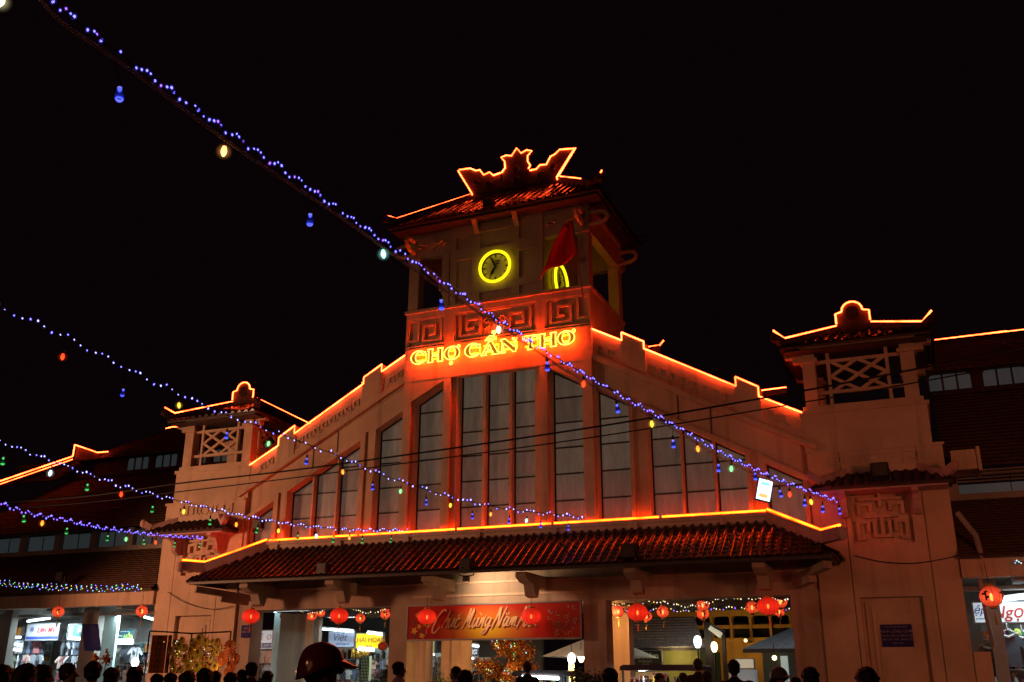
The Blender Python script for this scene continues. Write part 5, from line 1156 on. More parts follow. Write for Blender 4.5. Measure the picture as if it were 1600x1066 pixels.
for k in range(6): x = a.x+(b.x-a.x)*k/5; g.box(x-.012, x+.012, 5.17, 5.2, a.z, b.z)
for k in range(9): z = a.z+(b.z-a.z)*k/8; g.box(a.x, b.x, 5.16, 5.169, z-.012, z+.012)
g.build('grid', M_BLACK, t)
p = at(598, 1010, 3.5); t = thing('balloon', 'orange red oval balloon beside the yellow sign', 'balloon', p); MB().ball(p, .17, .17, .15, 14, 9).build('skin', plain('red_balloon', (.6, .06, .02), .3), t, True); MB().tube([p-Vector((0, 0, .15)), p-Vector((-.05, 0, .8))], .005, 4).build('ribbon', M_WHITE, t)
# central bay
r = board(645, 1003, 664, 1020, 6.5, 'white lit sign with red strokes behind the central left pillar', (.7, .72, .78), [('SALE', .5, .5, .4, (.6, .12, .1), {})], .9)
board(668, 1002, 678, 1018, 6.2, 'green and yellow sign in the gap left of the orange pillar', (.35, .42, .06), [], .5)
r = board(722, 1013, 746, 1026, 7.2, 'dark sign with white letters SÁNG beside the decorated tree', (.05, .06, .09), [('SÁNG', .5, .5, .6, WHT, dict(bold=.01))], .0)
tube(731, 1008, 748, 1010, 7.0, 'tube lamp above the SÁNG sign'); tube(724, 1028, 740, 1029, 7.0, 'tube lamp below the SÁNG sign'); tube(662, 1021, 678, 1023, 6.0, 'tube lamp under the green and yellow sign', M_WTUBE)
rack(650, 1026, 680, 1062, 6.6, 'rack of goods seen in the gap left of the orange pillar', 2, 5); rack(712, 1030, 748, 1062, 7.4, 'rack of goods beneath the SÁNG sign', 2, 6)
def globe(p, label, r=.12, col=(5, 4.8, 4.2), pole=True, h=1.5):
    t = thing('lamp', label, 'lamp', p); MB().lathe([(r*.45, -r*1.5), (r*.9, -r*.6), (r, .2*r), (r*.8, r*1.1), (r*.3, r*1.5)], p, 12).build('globe', glow('lamp_glow_%d' % int(col[2]*100+r*1000), col), t, True)
    MB().lathe([(r*.5, -r*1.9), (r*.55, -r*1.5)], p, 8).build('collar', M_BLACK, t)
    if pole: MB().tube([p-Vector((0, 0, r*1.9)), Vector((p.x, p.y, 0))], .03, 6).build('post', M_BLACK, t)
    else: MB().tube([p+Vector((0, 0, r*1.5)), p+Vector((0, 0, r*1.5+.3))], .01, 5).build('rod', M_BLACK, t)
    return t
globe(at(718, 1007, 4.5), 'white globe lamp hung right of the orange pillar', .14, (6, 5.6, 5), False)
# yard seen through the right bay
yb = thing('yellow_building', 'yellow arcaded building lit from below beyond the right bay', 'building', (5, 20, 0)); M_YEL = plaster('yellow_plaster', (.42, .23, .05), .3)
z0, z1, x0, x1 = 3.45, 4.42, -3, 16; m = MB(); m.box(x0, x1, 20, 20.4, 0, z0); m.box(x0, x1, 20, 20.4, z1, 8); m.box(x0, x1, 20.1, 20.4, 3.86, 4.02)
xs = [at(p, 980, 20).x for p in (1144, 1176, 1207, 1238)]; st = (xs[3]-xs[0])/3; k = -7
while xs[0]+k*st < 15:
    x = xs[0]+k*st; m.box(x+.78, x+st, 20, 20.4, z0, z1)
    c = .14
    for a, b in (((x, z1), (x+c, z1)), ((x+.78, z1), (x+.78-c, z1))): m.prism([a, b, (a[0]+(b[0]-a[0])*.3, z1-c*.3), (a[0], z1-c)], 20.0, 20.4)
    k += 1
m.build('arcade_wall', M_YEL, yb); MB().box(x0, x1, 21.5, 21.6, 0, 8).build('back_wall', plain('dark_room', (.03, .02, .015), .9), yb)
m = MB(); m.box(x0, x1, 19.85, 20, 3.30, 3.38); m.build('string_course', M_YEL, yb)
p = at(1165, 1001, 18.6); light('yard_lamp_light', 'POINT', p+Vector((0, -.4, -.1)), 60, (1, .62, .22), .1); t = thing('wall_lamp', 'small glowing lamp under the arches of the yellow building', 'lamp', p); MB().ball(p, .07).build('bulb', glow('yard_bulb', (6, 4, 1.2)), t); MB().box(p.x-.03, p.x+.03, p.y, p.y+1.4, p.z-.03, p.z+.03).build('arm', M_BLACK, t)
light('yard_lamp_light', 'POINT', Vector((1.5, 17.5, 3.2)), 40, (1, .62, .22), .1)
hs = thing('tiled_house', 'low house with dark tiled roof behind the Sao Hôm sign', 'building', (2, 11, 0)); a, b = at(975, 1013, 9), at(1102, 1012, 9); c1, c0 = at(1085, 972, 11.5), at(975, 966, 11.5)
courses(hs, 9, a.z, 11.5, c0.z, a.x-1.2, b.x, c1.x, a.x-.6, plain('grey_tiles', (.40, .34, .30), .7, noise=.4), 11); MB().box(a.x-1, b.x-.3, 9.4, 13, 0, a.z-.05).build('wall', plaster('olive_plaster', (.45, .40, .12), .3), hs); MB().box(a.x-1.2, b.x, 8.96, 9.02, a.z-.10, a.z-.01).build('eave_board', M_WOOD, hs)
r = board(984, 1017, 1034, 1041, 8.7, 'black board reading Sao Hôm in white letters under the tiled roof', (.02, .018, .016), [('Sao Hôm', .46, .66, .42, (.55, .52, .46), dict(bold=.006)), ('Restaurant', .5, .32, .16, (.45, .42, .36), {}), ('cà phê', .5, .12, .15, (.45, .42, .36), {})], 0)
light('eave_lamp_light', 'POINT', at(1055, 1022, 8.6), 22, (1, .8, .4), .08)
globe(at(1090, 1003, 7.0), 'bluish white globe lamp before the tiled roof', .13, (5, 6, 5.8)); globe(at(1116, 1011, 7.2), 'warm globe lamp under the glass arm of the post', .11, (6, 4.6, 2.2))
t = thing('lamp_arbour', 'dark timber frame with slanted glass roof by the globe lamps', 'frame', at(1106, 1060, 7.6)); a, b = at(1106, 978, 7.6), at(1130, 990, 7.6)
m = MB(); m.box(a.x-.12, a.x+.12, 7.5, 7.7, 0, a.z+.1); m.build('post', M_WOOD, t); MB().box(b.x-.06, b.x+.06, 7.52, 7.68, 0, b.z).build('post', M_WOOD, t)
MB().bar(a+Vector((0, 0, .08)), b+Vector((.05, 0, .05)), .5, .06, (0, 0, 1)).build('roof_bar', M_WOOD, t); MB().bar(a+Vector((.1, -.05, -.06)), b+Vector((-.05, -.05, -.08)), .4, .16).build('glass_panel', plain('lit_glass_panel', (.6, .6, .55), .4, emit=(.5, .45, .3), es=.8), t)
pv = thing('pavilion', 'dark pavilion with grey hipped roof at right of the right bay', 'building', (7, 11, 0)); a, b = at(1160, 1014, 10), at(1262, 1008, 10)
c = [(a.x, 10, a.z), (b.x+2, 10, a.z), (b.x+2, 14, a.z), (a.x, 14, a.z)]; ra, rb = (a.x+1.9, 12, a.z+.95), (b.x, 12, a.z+.95)
MB().add(c+[ra, rb], [(0, 1, 5, 4), (1, 2, 5), (2, 3, 4, 5), (3, 0, 4), (3, 2, 1, 0)]).build('roof', plain('slate_grey_roof', (.34, .36, .40), .6, noise=.3), pv); MB().box(a.x+.6, b.x+1.6, 10.5, 13.6, 0, a.z).build('wall', plain('dark_green_wall', (.12, .13, .12), .7), pv)
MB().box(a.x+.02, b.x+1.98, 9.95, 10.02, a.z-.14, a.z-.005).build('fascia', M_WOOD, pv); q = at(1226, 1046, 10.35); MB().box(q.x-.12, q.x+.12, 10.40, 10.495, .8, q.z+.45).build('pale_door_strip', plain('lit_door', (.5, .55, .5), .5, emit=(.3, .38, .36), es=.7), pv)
p = at(1210, 1028, 9.9); t = thing('hanging_lamp', 'small warm lamp under the pavilion eave', 'lamp', p); MB().ball(p, .085, .085, .085).build('bulb', glow('pavilion_bulb', (5, 4, 1.5)), t); MB().tube([p, p+Vector((0, 0, .5))], .01, 4).build('cord', M_CABLE, t)
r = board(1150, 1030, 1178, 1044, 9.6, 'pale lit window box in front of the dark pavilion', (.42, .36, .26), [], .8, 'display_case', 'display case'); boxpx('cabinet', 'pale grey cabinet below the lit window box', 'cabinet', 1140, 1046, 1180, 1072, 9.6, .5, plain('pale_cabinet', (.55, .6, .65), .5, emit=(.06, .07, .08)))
# parasol
p = at(905, 1000, 6.5); a = at(860, 1027, 6.5); pr = thing('parasol', 'white square parasol half hidden by the right banner pillar', 'parasol', (p.x+.6, 6.5, 0)); cx = p.x+.6; R_ = cx-a.x
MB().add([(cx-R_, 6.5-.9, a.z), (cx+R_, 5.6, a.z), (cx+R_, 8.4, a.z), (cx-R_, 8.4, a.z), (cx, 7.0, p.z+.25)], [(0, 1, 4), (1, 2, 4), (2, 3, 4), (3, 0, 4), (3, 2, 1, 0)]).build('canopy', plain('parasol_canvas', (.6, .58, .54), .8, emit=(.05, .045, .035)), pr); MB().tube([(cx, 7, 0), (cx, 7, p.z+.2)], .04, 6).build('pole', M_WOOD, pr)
globe(at(893, 1030, 5.6), 'white tapered lamp hung from the parasol edge', .13, (6, 5.6, 4.6), False); globe(at(908, 1026, 6.0), 'second tapered lamp at the parasol corner near pillar', .12, (6, 5, 3.6), False)
t = thing('column_lamp', 'tall glowing yellow column lamp right of the lit cart', 'lamp', at(893, 1064, 5.0)); q = at(893, 1045, 5.0); MB().lathe([(.07, -.10), (.10, -.06), (.10, .12), (.07, .15)], q, 10).build('shade', glow('column_yellow', (4, 3, .9)), t); MB().lathe([(.09, -.62), (.13, -.55), (.13, -.2), (.08, -.12)], q, 10).build('shade', MATS['column_yellow'], t); MB().lathe([(.05, -1.2), (.05, -.62)], q, 8).build('stand', M_BLACK, t)
# stalls
def stall(px0, px1, py, Y, label, col, tubes, gl=None):
    a, b = at(px0, py, Y), at(px1, py+2, Y); z = (a.z+b.z)/2; t = thing('market_stall', label, 'stall', ((a.x+b.x)/2, Y, 0))
    m = MB(); m.prism([(a.x, z-.06), (b.x, z-.06), (b.x, z+.04), (b.x-.1, z+.09), (a.x+.1, z+.09), (a.x, z+.04)], Y, Y+1.2); m.build('roof', plain('stall_roof_%d' % px0, col, .5), t)
    for x in (a.x+.08, b.x-.08):
        for y in (Y+.06, Y+1.14): MB().box(x-.03, x+.03, y-.03, y+.03, 0, z-.06).build('leg', M_STEEL, t)
    MB().box(a.x+.05, b.x-.05, Y+.05, Y+1.15, .75, .85).build('table', M_WOOD, t)
    for k in range(14):
        x = a.x+.15+(b.x-a.x-.3)*(k+.5)/14; MB().lathe([(.07, 0), (.09, .15), (.05, random.uniform(.2, .75)), (.02, .8)], (x, Y+.3+random.random()*.5, .85), 7).build('goods', random.choice(M_CLO+[M_GOLD, M_PW]), t)
    return z
z = stall(968, 1098, 1043, .9, 'stall with dark violet roof in the right entrance bay', (.05, .045, .12), 1); tube(998, 1047, 1008, 1047, 1.3, 'short tube lamp under the violet stall roof', None, .03)
light('stall_light', 'POINT', at(1010, 1054, 1.4), 7, (.9, 1, .8), .05)
z = stall(800, 890, 1052, -.6, 'lit cart with black roof and tube lamp in central bay', (.02, .025, .035), 1); tube(816, 1058, 873, 1060, -.8, 'long white tube lamp on the cart before the tree', None, .045)
# warm lamps inside the porch
for p, e, lab in ((Vector((-.6, 2.0, 3.45)), 190, 'warm bulb hung inside the porch behind banner centre'), (Vector((2.9, 1.6, 3.5)), 120, 'warm bulb hung inside the porch behind right banner pillar')):
    t = thing('pendant_lamp', lab, 'lamp', p, group='porch lamps'); MB().ball(p, .05, .05, .07).build('bulb', glow('porch_bulb' if 'porch_bulb' not in MATS else 'porch_bulb_2', (9, 5, 1.6)), t); MB().tube([p+Vector((0, 0, .07)), p+Vector((0, 0, .3))], .01, 4).build('cord', M_CABLE, t)
    light('porch_light', 'POINT', p-Vector((0, 0, .12)), e, (1, .45, .14), .08)
for x, y, e, c in ((-20.5, 2.0, 230, (.75, .95, 1)), (-15.5, 2.0, 200, (.75, .95, 1)), (14.2, .9, 40, (.7, .95, 1)), (-8.4, 5.2, 150, (.75, .95, 1)), (-6.0, 5.0, 130, (.9, .95, .9)), (-8.3, 1.7, 30, (.7, .9, 1)), (4.5, 8.2, 14, (.85, .95, 1)), (8.0, 9.0, 14, (.85, .95, 1))):
    l = light('cool_fill_light', 'AREA', (x, y, 3.75 if y < 8 else 4.6), e, c, .2); l.data.size = 1.4; l.data.shape = 'RECTANGLE'; l.data.size_y = .15  # area lights backing the shop tubes; pillar and yard ones are added fill

# ------------------------------------------------------------------ decorated tree in the central bay
random.seed(5)
def leaf_tree(name, label, cat, px, Y, h, rad, ncl, leafm, lights, zmin=.5, lean=.35):
    c = at(px, 1060, Y); x, y = c.x, Y; t = thing(name, label, cat, (x, y, 0)); tr = MB(); tr.tube([(x, y, 0), (x+.03, y, h*.3), (x-.02, y+.02, h*.62), (x, y, h*.9)], [.07, .055, .035, .012], 7)
    tips = []
    for i in range(26):
        z = h*random.uniform(.22, .85); a = random.uniform(0, 6.28); L = rad*(1.15-.85*z/h)*random.uniform(.6, 1.1); q = Vector((x+L*math.cos(a), y+L*math.sin(a), z+L*lean))
        tr.tube([(x, y, z), ((x+q.x)/2, (y+q.y)/2, z+L*lean*.35), q], [.022, .014, .006], 5); tips.append(((x, y, z), q))
    tr.build('trunk', M_WOOD, t); bs = [MB() for _ in leafm]
    for i in range(ncl):
        (p0, q) = random.choice(tips); p = Vector(p0).lerp(q, random.uniform(.35, 1.08))+Vector((random.gauss(0, .10), random.gauss(0, .10), random.gauss(0, .10)))
        if p.z < zmin: continue
        for _ in range(3):
            a, e = random.uniform(0, 6.28), random.uniform(-1, 1); d = Vector((math.cos(a)*math.cos(e), math.sin(a)*math.cos(e), math.sin(e))); sd = d.orthogonal().normalized(); s = random.uniform(.05, .10); o = p+d*.03
            random.choice(bs).add([o, o+d*s*.5+sd*s*.28, o+d*s, o+d*s*.5-sd*s*.28+Vector((0, 0, .01))], [(0, 1, 2, 3)])
    for b, m in zip(bs, leafm):
        o = b.build('foliage', m, t); o['kind'] = 'stuff'
    for i in range(lights):
        (p0, q) = random.choice(tips); p = Vector(p0).lerp(q, random.uniform(.5, 1.12))+Vector((random.gauss(0, .05), random.gauss(0, .05)-random.uniform(.1, .4), random.gauss(0, .05)))
        if p.z > 1.2: put('led', LEDM[random.choice('wgcyyw')], t, mat4=Matrix.Translation(p-Vector((x, y, 0))) @ Matrix.Scale(random.uniform(.7, 1.1), 4))
    return x, y
LO = [plain('orange_blossom', (.42, .11, .02), .7, noise=.3), plain('rust_leaf', (.26, .06, .015), .7, noise=.3), plain('olive_leaf', (.10, .085, .02), .7, noise=.3), plain('gold_blossom', (.50, .24, .03), .7)]
GR = [plain('dark_green_leaf', (.035, .06, .018), .6, noise=.4), plain('mid_green_leaf', (.06, .09, .025), .6, noise=.3)]
x, y = leaf_tree('decorated_tree', 'orange blossomed tree hung with small lights under the banner', 'tree', 797, 1.8, 3.75, 1.15, 9500, LO, 290, 1.1)
for p, e in ((Vector((x-.6, y-1.5, 1.5)), 42), (Vector((x+.7, y-1.4, 1.9)), 34)): light('tree_fill_light', 'POINT', p, e, (1, .5, .16), .1)  # added points with no lamp body, brightening the tree
leaf_tree('shrub', 'dark leafy shrub behind the person in white left of the porch', 'shrub', 606, .4, 2.05, .6, 700, GR, 0); leaf_tree('shrub', 'small green shrub at foot of the orange pillar', 'shrub', 690, .9, 1.72, .45, 420, GR, 0); leaf_tree('shrub', 'dark bushy shrub before the pillar right of the banner', 'shrub', 918, -.8, 1.85, .75, 900, GR, 0)
p = at(826, 1005, 1.2); 

# ------------------------------------------------------------------ new year decoration stand before the left tower
random.seed(9); DY = -8.0
ds = thing('display_rack', 'dark frame bars hung with gold new year ornaments at left tower', 'frame', at(300, 1066, DY)); a, b, c = at(234, 986, DY), at(300, 990, DY), at(361, 987, DY)
MB().tube([a, b, c], .018, 5).build('top_bar', M_MULL, ds)
for q in (a, b, c): MB().tube([q, Vector((q.x, q.y, 0))], .018, 5).build('post', M_MULL, ds)
gm = lambda n, c, r=.35, me=.3, nz=.3: plain(n, c, r, me, noise=nz, scale=14)
M_GO = [gm('gold_foil', (.62, .33, .04)), gm('pale_gold_foil', (.62, .46, .14)), gm('copper_foil', (.50, .17, .03)), gm('lime_gold_foil', (.50, .40, .05))]
M_CPL = gm('red_paper', (.30, .030, .012), .7, 0)
for i, (px, w, kind) in enumerate(((239, 8, 0), (247, 8, 2), (255, 8, 0), (263, 6, 1))):
    p, q = at(px-w/2+.3, 1022, DY-.05), at(px+w/2-.3, 1022, DY-.05); p.z = at(px, 1052, DY).z; q.z = at(px, 993, DY).z; t = thing('paper_scroll', ('first', 'second', 'third', 'fourth')[i]+' hanging paper scroll from the left on the display frame', 'scroll', (p.x, DY, p.z), group='paper scrolls')
    MB().box(p.x, q.x, DY-.06, DY-.045, p.z, q.z).build('sheet', (M_CPL, gm('violet_paper', (.09, .03, .10), .6, 0), gm('brick_paper', (.34, .025, .012), .7, 0))[kind] if i not in (1,) else gm('dull_paper', (.07, .03, .02), .7, 0), t)
    for k in range(6): z = p.z+(q.z-p.z)*(k+.7)/6.6; cxx = (p.x+q.x)/2; MB().box(cxx-.05, cxx+.05, DY-.066, DY-.06, z-.012, z+.012).box(cxx-.014, cxx+.014, DY-.066, DY-.0601, z-.05, z+.05).box(cxx-.04, cxx+.04, DY-.066, DY-.06, z-.05, z-.035).build('print', M_GO[2], t)
spots = [(312, 1000, 13, 0, 'large'), (301, 1003, 8, 1, 'pale'), (333, 1004, 8, 1, 'small pale'), (281, 1009, 9, 3, 'lime'), (299, 1017, 10, 2, 'copper'), (310, 1021, 12, 3, 'bright lime'), (332, 1019, 9, 2, 'copper brown'), (330, 1030, 9, 1, 'pale round'), (309, 1042, 12, 3, 'low bright'), (290, 1028, 10, 2, 'dull copper'), (278, 1022, 8, 3, 'leftmost lime'), (342, 1012, 9, 0, 'gold'), (295, 1042, 11, 0, 'low gold'), (322, 1043, 9, 2, 'low copper'), (336, 1043, 11, 0, 'low right gold'), (285, 1000, 7, 0, 'upper left gold'), (270, 1034, 9, 2, 'lower left copper'), (322, 1012, 7, 0, 'middle small gold'), (318, 1031, 7, 2, 'tiny copper'), (347, 1026, 8, 2, 'right copper')]
spots += [(px, py, w, k, nm) for px, py, w, k, nm in ((274, 1004, 8, 0, 'high left gold'), (289, 1012, 9, 1, 'pale upper'), (305, 1011, 9, 2, 'copper upper'), (322, 1003, 9, 0, 'gold upper right'), (340, 1003, 8, 2, 'copper upper right'), (302, 1030, 9, 0, 'gold middle'), (340, 1021, 8, 1, 'pale right'), (272, 1045, 9, 0, 'gold lower left'), (283, 1046, 8, 1, 'pale lower left'), (345, 1036, 9, 0, 'gold far right'), (300, 1050, 8, 2, 'copper bottom'), (330, 1050, 9, 3, 'lime bottom'), (268, 1016, 8, 2, 'copper far left'), (293, 1035, 8, 3, 'lime lower'))]
for i, (px, py, w, k, nm) in enumerate(spots):
    p = at(px, py, DY-.1-.02*(i % 5)); r = w/2*.0157*1.15; t = thing('mask_ornament', '%s mask ornament hung on the new year display frame' % nm, 'ornament', p, group='gold ornaments on the frame')
    o = put('disc', MB().prism([(r*math.cos(j*math.pi/9)*(1 if j % 2 else .93), r*1.15*math.sin(j*math.pi/9)) for j in range(18)], -.02, .02).mesh('disc', M_GO[k]), t)
    put('band', MB().tube([(r*.95*math.cos(j*math.pi/8), -.025, r*1.1*math.sin(j*math.pi/8)) for j in range(16)], r*.09, 5, True).mesh('band', M_GO[(k+1) % 4]), t)
    put('face_mark', MB().ball((0, -.03, r*.35), r*.42, .02, r*.36, 8, 5).ball((0, -.03, -r*.1), r*.14, .02, r*.14, 6, 4).mesh('face_mark', gm('dark_brown_print', (.08, .03, .01), .6, 0) if 'dark_brown_print' not in MATS else MATS['dark_brown_print']), t)
for i, (px, py, w) in enumerate(((360, 1012, 22), (349, 1029, 20), (368, 1030, 17), (362, 1042, 16), (357, 1050, 14))):
    p = at(px, py, DY-.3+.05*i); r = w/2*.0157; t = thing('paper_fan', ('topmost', 'left', 'right', 'lower', 'lowest')[i]+' of the round orange paper fans beside the display frame', 'paper fan', p, group='orange paper fans')
    b = MB(); n = 28
    vs = [(0, -.03, 0)]+[(r*math.cos(2*math.pi*k/n), -.03*(k % 2), r*math.sin(2*math.pi*k/n)) for k in range(n)]+[(0, .05, 0)]; b.add(vs, [(0, 1+k, 1+(k+1) % n) for k in range(n)]+[(n+1, 1+(k+1) % n, 1+k) for k in range(n)])
    put('pleated_disc', b.mesh('pleated_disc', gm('orange_paper', (.36, .07, .02), .6, 0) if 'orange_paper' not in MATS else MATS['orange_paper']), t); put('hub', MB().ball((0, -.05, 0), r*.14).mesh('hub', M_GO[0]), t)
tin = MB(); tin2 = MB()
for i in range(900):
    px = random.choice((random.gauss(279, 8), random.gauss(325, 6), random.gauss(302, 25))); py = random.uniform(1000, 1052)
    if not 262 < px < 352: continue
    p = at(px, py, DY+random.uniform(-.1, .25)); s = random.uniform(.012, .03); d = Vector((random.gauss(0, 1), random.gauss(0, 1), random.gauss(0, 1))).normalized(); e = d.orthogonal()
    (tin if i % 2 else tin2).add([p, p+d*s, p+d*s+e*s, p+e*s], [(0, 1, 2, 3)])
o = tin.build('tinsel', plain('gold_tinsel', (.75, .5, .12), .15, 1)); o['kind'] = 'stuff'; o['label'] = 'glittering gold tinsel strands on the new year frame'; o['category'] = 'tinsel'
o = tin2.build('tinsel', plain('brown_tinsel', (.35, .14, .04), .2, .9)); o['kind'] = 'stuff'; o['label'] = 'dull copper tinsel strands on the new year frame'; o['category'] = 'tinsel'
TL_ = random.Random(4); t = thing('light_string', 'tiny gold lights scattered through the new year tinsel', 'string lights', at(302, 1030, DY))
for i in range(36):
    px, py = TL_.choice((TL_.gauss(276, 5), TL_.gauss(324, 5), TL_.gauss(300, 20))), TL_.uniform(1001, 1050)
    put('led', LEDM[TL_.choice('yyw')], t, mat4=Matrix.Translation(at(px, py, DY-.16)-Vector(t.location)) @ Matrix.Scale(TL_.uniform(.35, .7), 4))
light('display_fill_light', 'POINT', at(312, 1046, DY-.9), 24, (1, .58, .22), .1)  # unseen point without a lamp body, added to light the ornaments
for px, py, w, lab in ((148, 1028, 9, 'small'), (166, 1030, 15, 'large')):
    p = at(px, py, -6); t = thing('flower_bunch', '%s bunch of orange paper flowers raised above the left crowd' % lab, 'flowers', p); b = MB()
    for i in range(60):
        q = p+Vector((random.gauss(0, .35), random.gauss(0, .3), random.gauss(0, .4)))*(w*.0145*.8); b.ball(q, .03, .03, .025, 6, 4)
    b.build('blossoms', plain('orange_flower_'+lab, (.50, .20, .03), .6, noise=.4), t); MB().tube([p-Vector((0, 0, .05)), Vector((p.x, p.y, .9))], .015, 5).build('stick', M_WOOD, t)
# ------------------------------------------------------------------ people: one continuous body, hair and clothes as children
class Blob:
    """builds limbs as tapered tubes with ball joints, then one voxel remesh fuses them into a single skin"""
    def __init__(s): s.b = MB()
    def limb(s, pts, rr, n=12):
        s.b.tube(pts, rr, n)
        for p, r in zip(pts, rr): s.b.ball(p, r*.98, r*.98, r*.98, n, 8)
        return s
    def mesh(s, name, mat, voxel=.016, smooth_it=4):
        me = s.b.mesh(name+'_raw', None); o = bpy.data.objects.new(name, me); COL.objects.link(o)
        r = o.modifiers.new('remesh', 'REMESH'); r.mode = 'VOXEL'; r.voxel_size = voxel; r.use_smooth_shade = True
        sm = o.modifiers.new('smooth', 'SMOOTH'); sm.factor = .5; sm.iterations = smooth_it
        dg = bpy.context.evaluated_depsgraph_get(); out = bpy.data.meshes.new_from_object(o.evaluated_get(dg)); bpy.data.objects.remove(o)
        out.name = name; out.materials.clear(); out.materials.append(mat)
        for p in out.polygons: p.use_smooth = True
        return out
M_SKIN = plain('skin', (.36, .20, .13), .55, noise=.1, scale=20); M_HAIR = plain('black_hair', (.010, .008, .008), .45, bump=.6, scale=60)
def person_meshes(pose):
    """1.68 m tall, facing -Y in its own space; pose: 'stand', 'reach'"""
    B = Blob()
    B.limb([(0, .01, .98), (0, .015, 1.12), (0, 0, 1.28), (0, .01, 1.38)], [.125, .115, .13, .10]); B.limb([(-.09, .01, 1.30), (.09, .01, 1.30)], [.095, .095]); B.limb([(-.08, .01, .95), (.08, .01, .95)], [.10, .10])
    B.limb([(0, .015, 1.38), (0, .0, 1.48)], [.058, .052])
    H = (0, -.005, 1.565); B.b.ball((0, .012, 1.60), .076, .095, .085, 16, 12); B.b.ball((0, -.03, 1.535), .058, .062, .075, 14, 10)
    B.limb([(0, -.095, 1.575), (0, -.118, 1.545)], [.010, .016]); B.limb([(-.02, -.085, 1.508), (.02, -.085, 1.508)], [.010, .010]); B.b.ball((0, -.075, 1.485), .022, .02, .018)
    for s in (-1, 1):
        B.b.ball((s*.079, .01, 1.56), .012, .022, .034); B.b.ball((s*.03, -.083, 1.585), .017, .012, .011); B.b.ball((s*.034, -.062, 1.545), .024, .02, .02)
        hip = (s*.09, .01, .93); B.limb([hip, (s*.10, -.005, .50), (s*.10, .02, .10)], [.088, .058, .040]); B.limb([(s*.10, .02, .06), (s*.11, -.10, .04), (s*.115, -.17, .03)], [.045, .042, .03])
        sh = Vector((s*.175, .01, 1.345))
        if pose == 'stand': el, wr, hd = Vector((s*.235, .03, 1.06)), Vector((s*.245, -.04, .82)), Vector((0, -.25, -1))
        else: el, wr, hd = Vector((s*.24, -.04, 1.08)), Vector((s*.14, -.26, 1.14)), Vector((-s*.2, -1, .15))
        B.limb([sh, el, wr], [.055, .042, .029]); hd.normalize(); side = Vector((0, 1, 0)) if pose == 'stand' else Vector((s*.95, 0, .2)); palm = wr+hd*.055; B.limb([wr, palm, wr+hd*.085], [.028, .036, .036], 8)
        for k, L in enumerate((.070, .080, .076, .058)):
            o = wr+hd*.085+side*(-.027+.018*k); B.limb([o, o+hd*L*.55, o+hd*L*.9+Vector((0, -.012, -.006))], [.0095, .009, .008], 6)
        o = wr+hd*.03-side*.03; B.limb([o, o-side*.025+hd*.03, o-side*.025+hd*.062], [.011, .010, .009], 6)
    body = B.mesh('body', M_SKIN, .011, 3)
    C = Blob()                                         # shirt
    C.limb([(0, .012, .93), (0, .016, 1.12), (0, 0, 1.28), (0, .012, 1.37)], [.150, .138, .150, .112], 14); C.limb([(-.10, .01, 1.315), (.10, .01, 1.315)], [.108, .108], 12); C.limb([(-.06, .012, .95), (.06, .012, .95)], [.135, .135])
    for s in (-1, 1):
        sh = Vector((s*.172, .01, 1.345)); el = Vector((s*.235, .03, 1.06)) if pose == 'stand' else Vector((s*.24, -.04, 1.08)); C.limb([sh, sh.lerp(el, .75)], [.073, .066])
    shirt = C.mesh('shirt', None, .016, 4)
    T = Blob(); T.limb([(-.05, .01, .93), (.05, .01, .93)], [.130, .130])
    for s in (-1, 1): T.limb([(s*.09, .01, .90), (s*.10, -.005, .50), (s*.10, .02, .10)], [.105, .078, .065])
    tro = T.mesh('trousers', None, .018, 3)
    return body, shirt, tro
PM = {'stand': person_meshes('stand'), 'reach': person_meshes('reach')}
def hair_mesh(kind):
    Hh = Blob(); Hh.b.ball((0, .022, 1.612), .088, .104, .090, 16, 12); Hh.b.ball((0, .05, 1.56), .080, .070, .072, 14, 10)
    for s in (-1, 1): Hh.b.ball((s*.066, .035, 1.565), .024, .045, .05)
    if kind == 'long': Hh.limb([(0, .07, 1.58), (0, .105, 1.42), (0, .125, 1.22)], [.082, .088, .05]); Hh.limb([(-.05, .06, 1.55), (-.06, .09, 1.38)], [.05, .05]); Hh.limb([(.05, .06, 1.55), (.06, .09, 1.38)], [.05, .05])
    if kind == 'bun': Hh.b.ball((0, .11, 1.66), .052, .052, .050); Hh.limb([(0, .08, 1.63), (0, .11, 1.66)], [.04, .04])
    rr = random.Random(len(kind))
    for i in range(90):                                # uneven locks break the smooth outline
        a = rr.uniform(0, 6.28); e = rr.uniform(-.1, 1.4); p = Vector((.086*math.cos(a)*math.cos(e), .022+.102*math.sin(a)*math.cos(e), 1.612+.088*math.sin(e)))
        if p.y < -.03 and p.z < 1.63: continue
        Hh.b.ball(p, rr.uniform(.010, .024), rr.uniform(.010, .026), rr.uniform(.008, .022), 6, 5)
    return Hh.mesh('hair', M_HAIR, .010, 2)
_n = Blob(); _n.b.ball((0, .055, 1.535), .074, .060, .065, 14, 10)
NAPE = _n.mesh('hair', M_HAIR, .012, 2)
HM = {k: hair_mesh(k) for k in ('short', 'long', 'bun')}
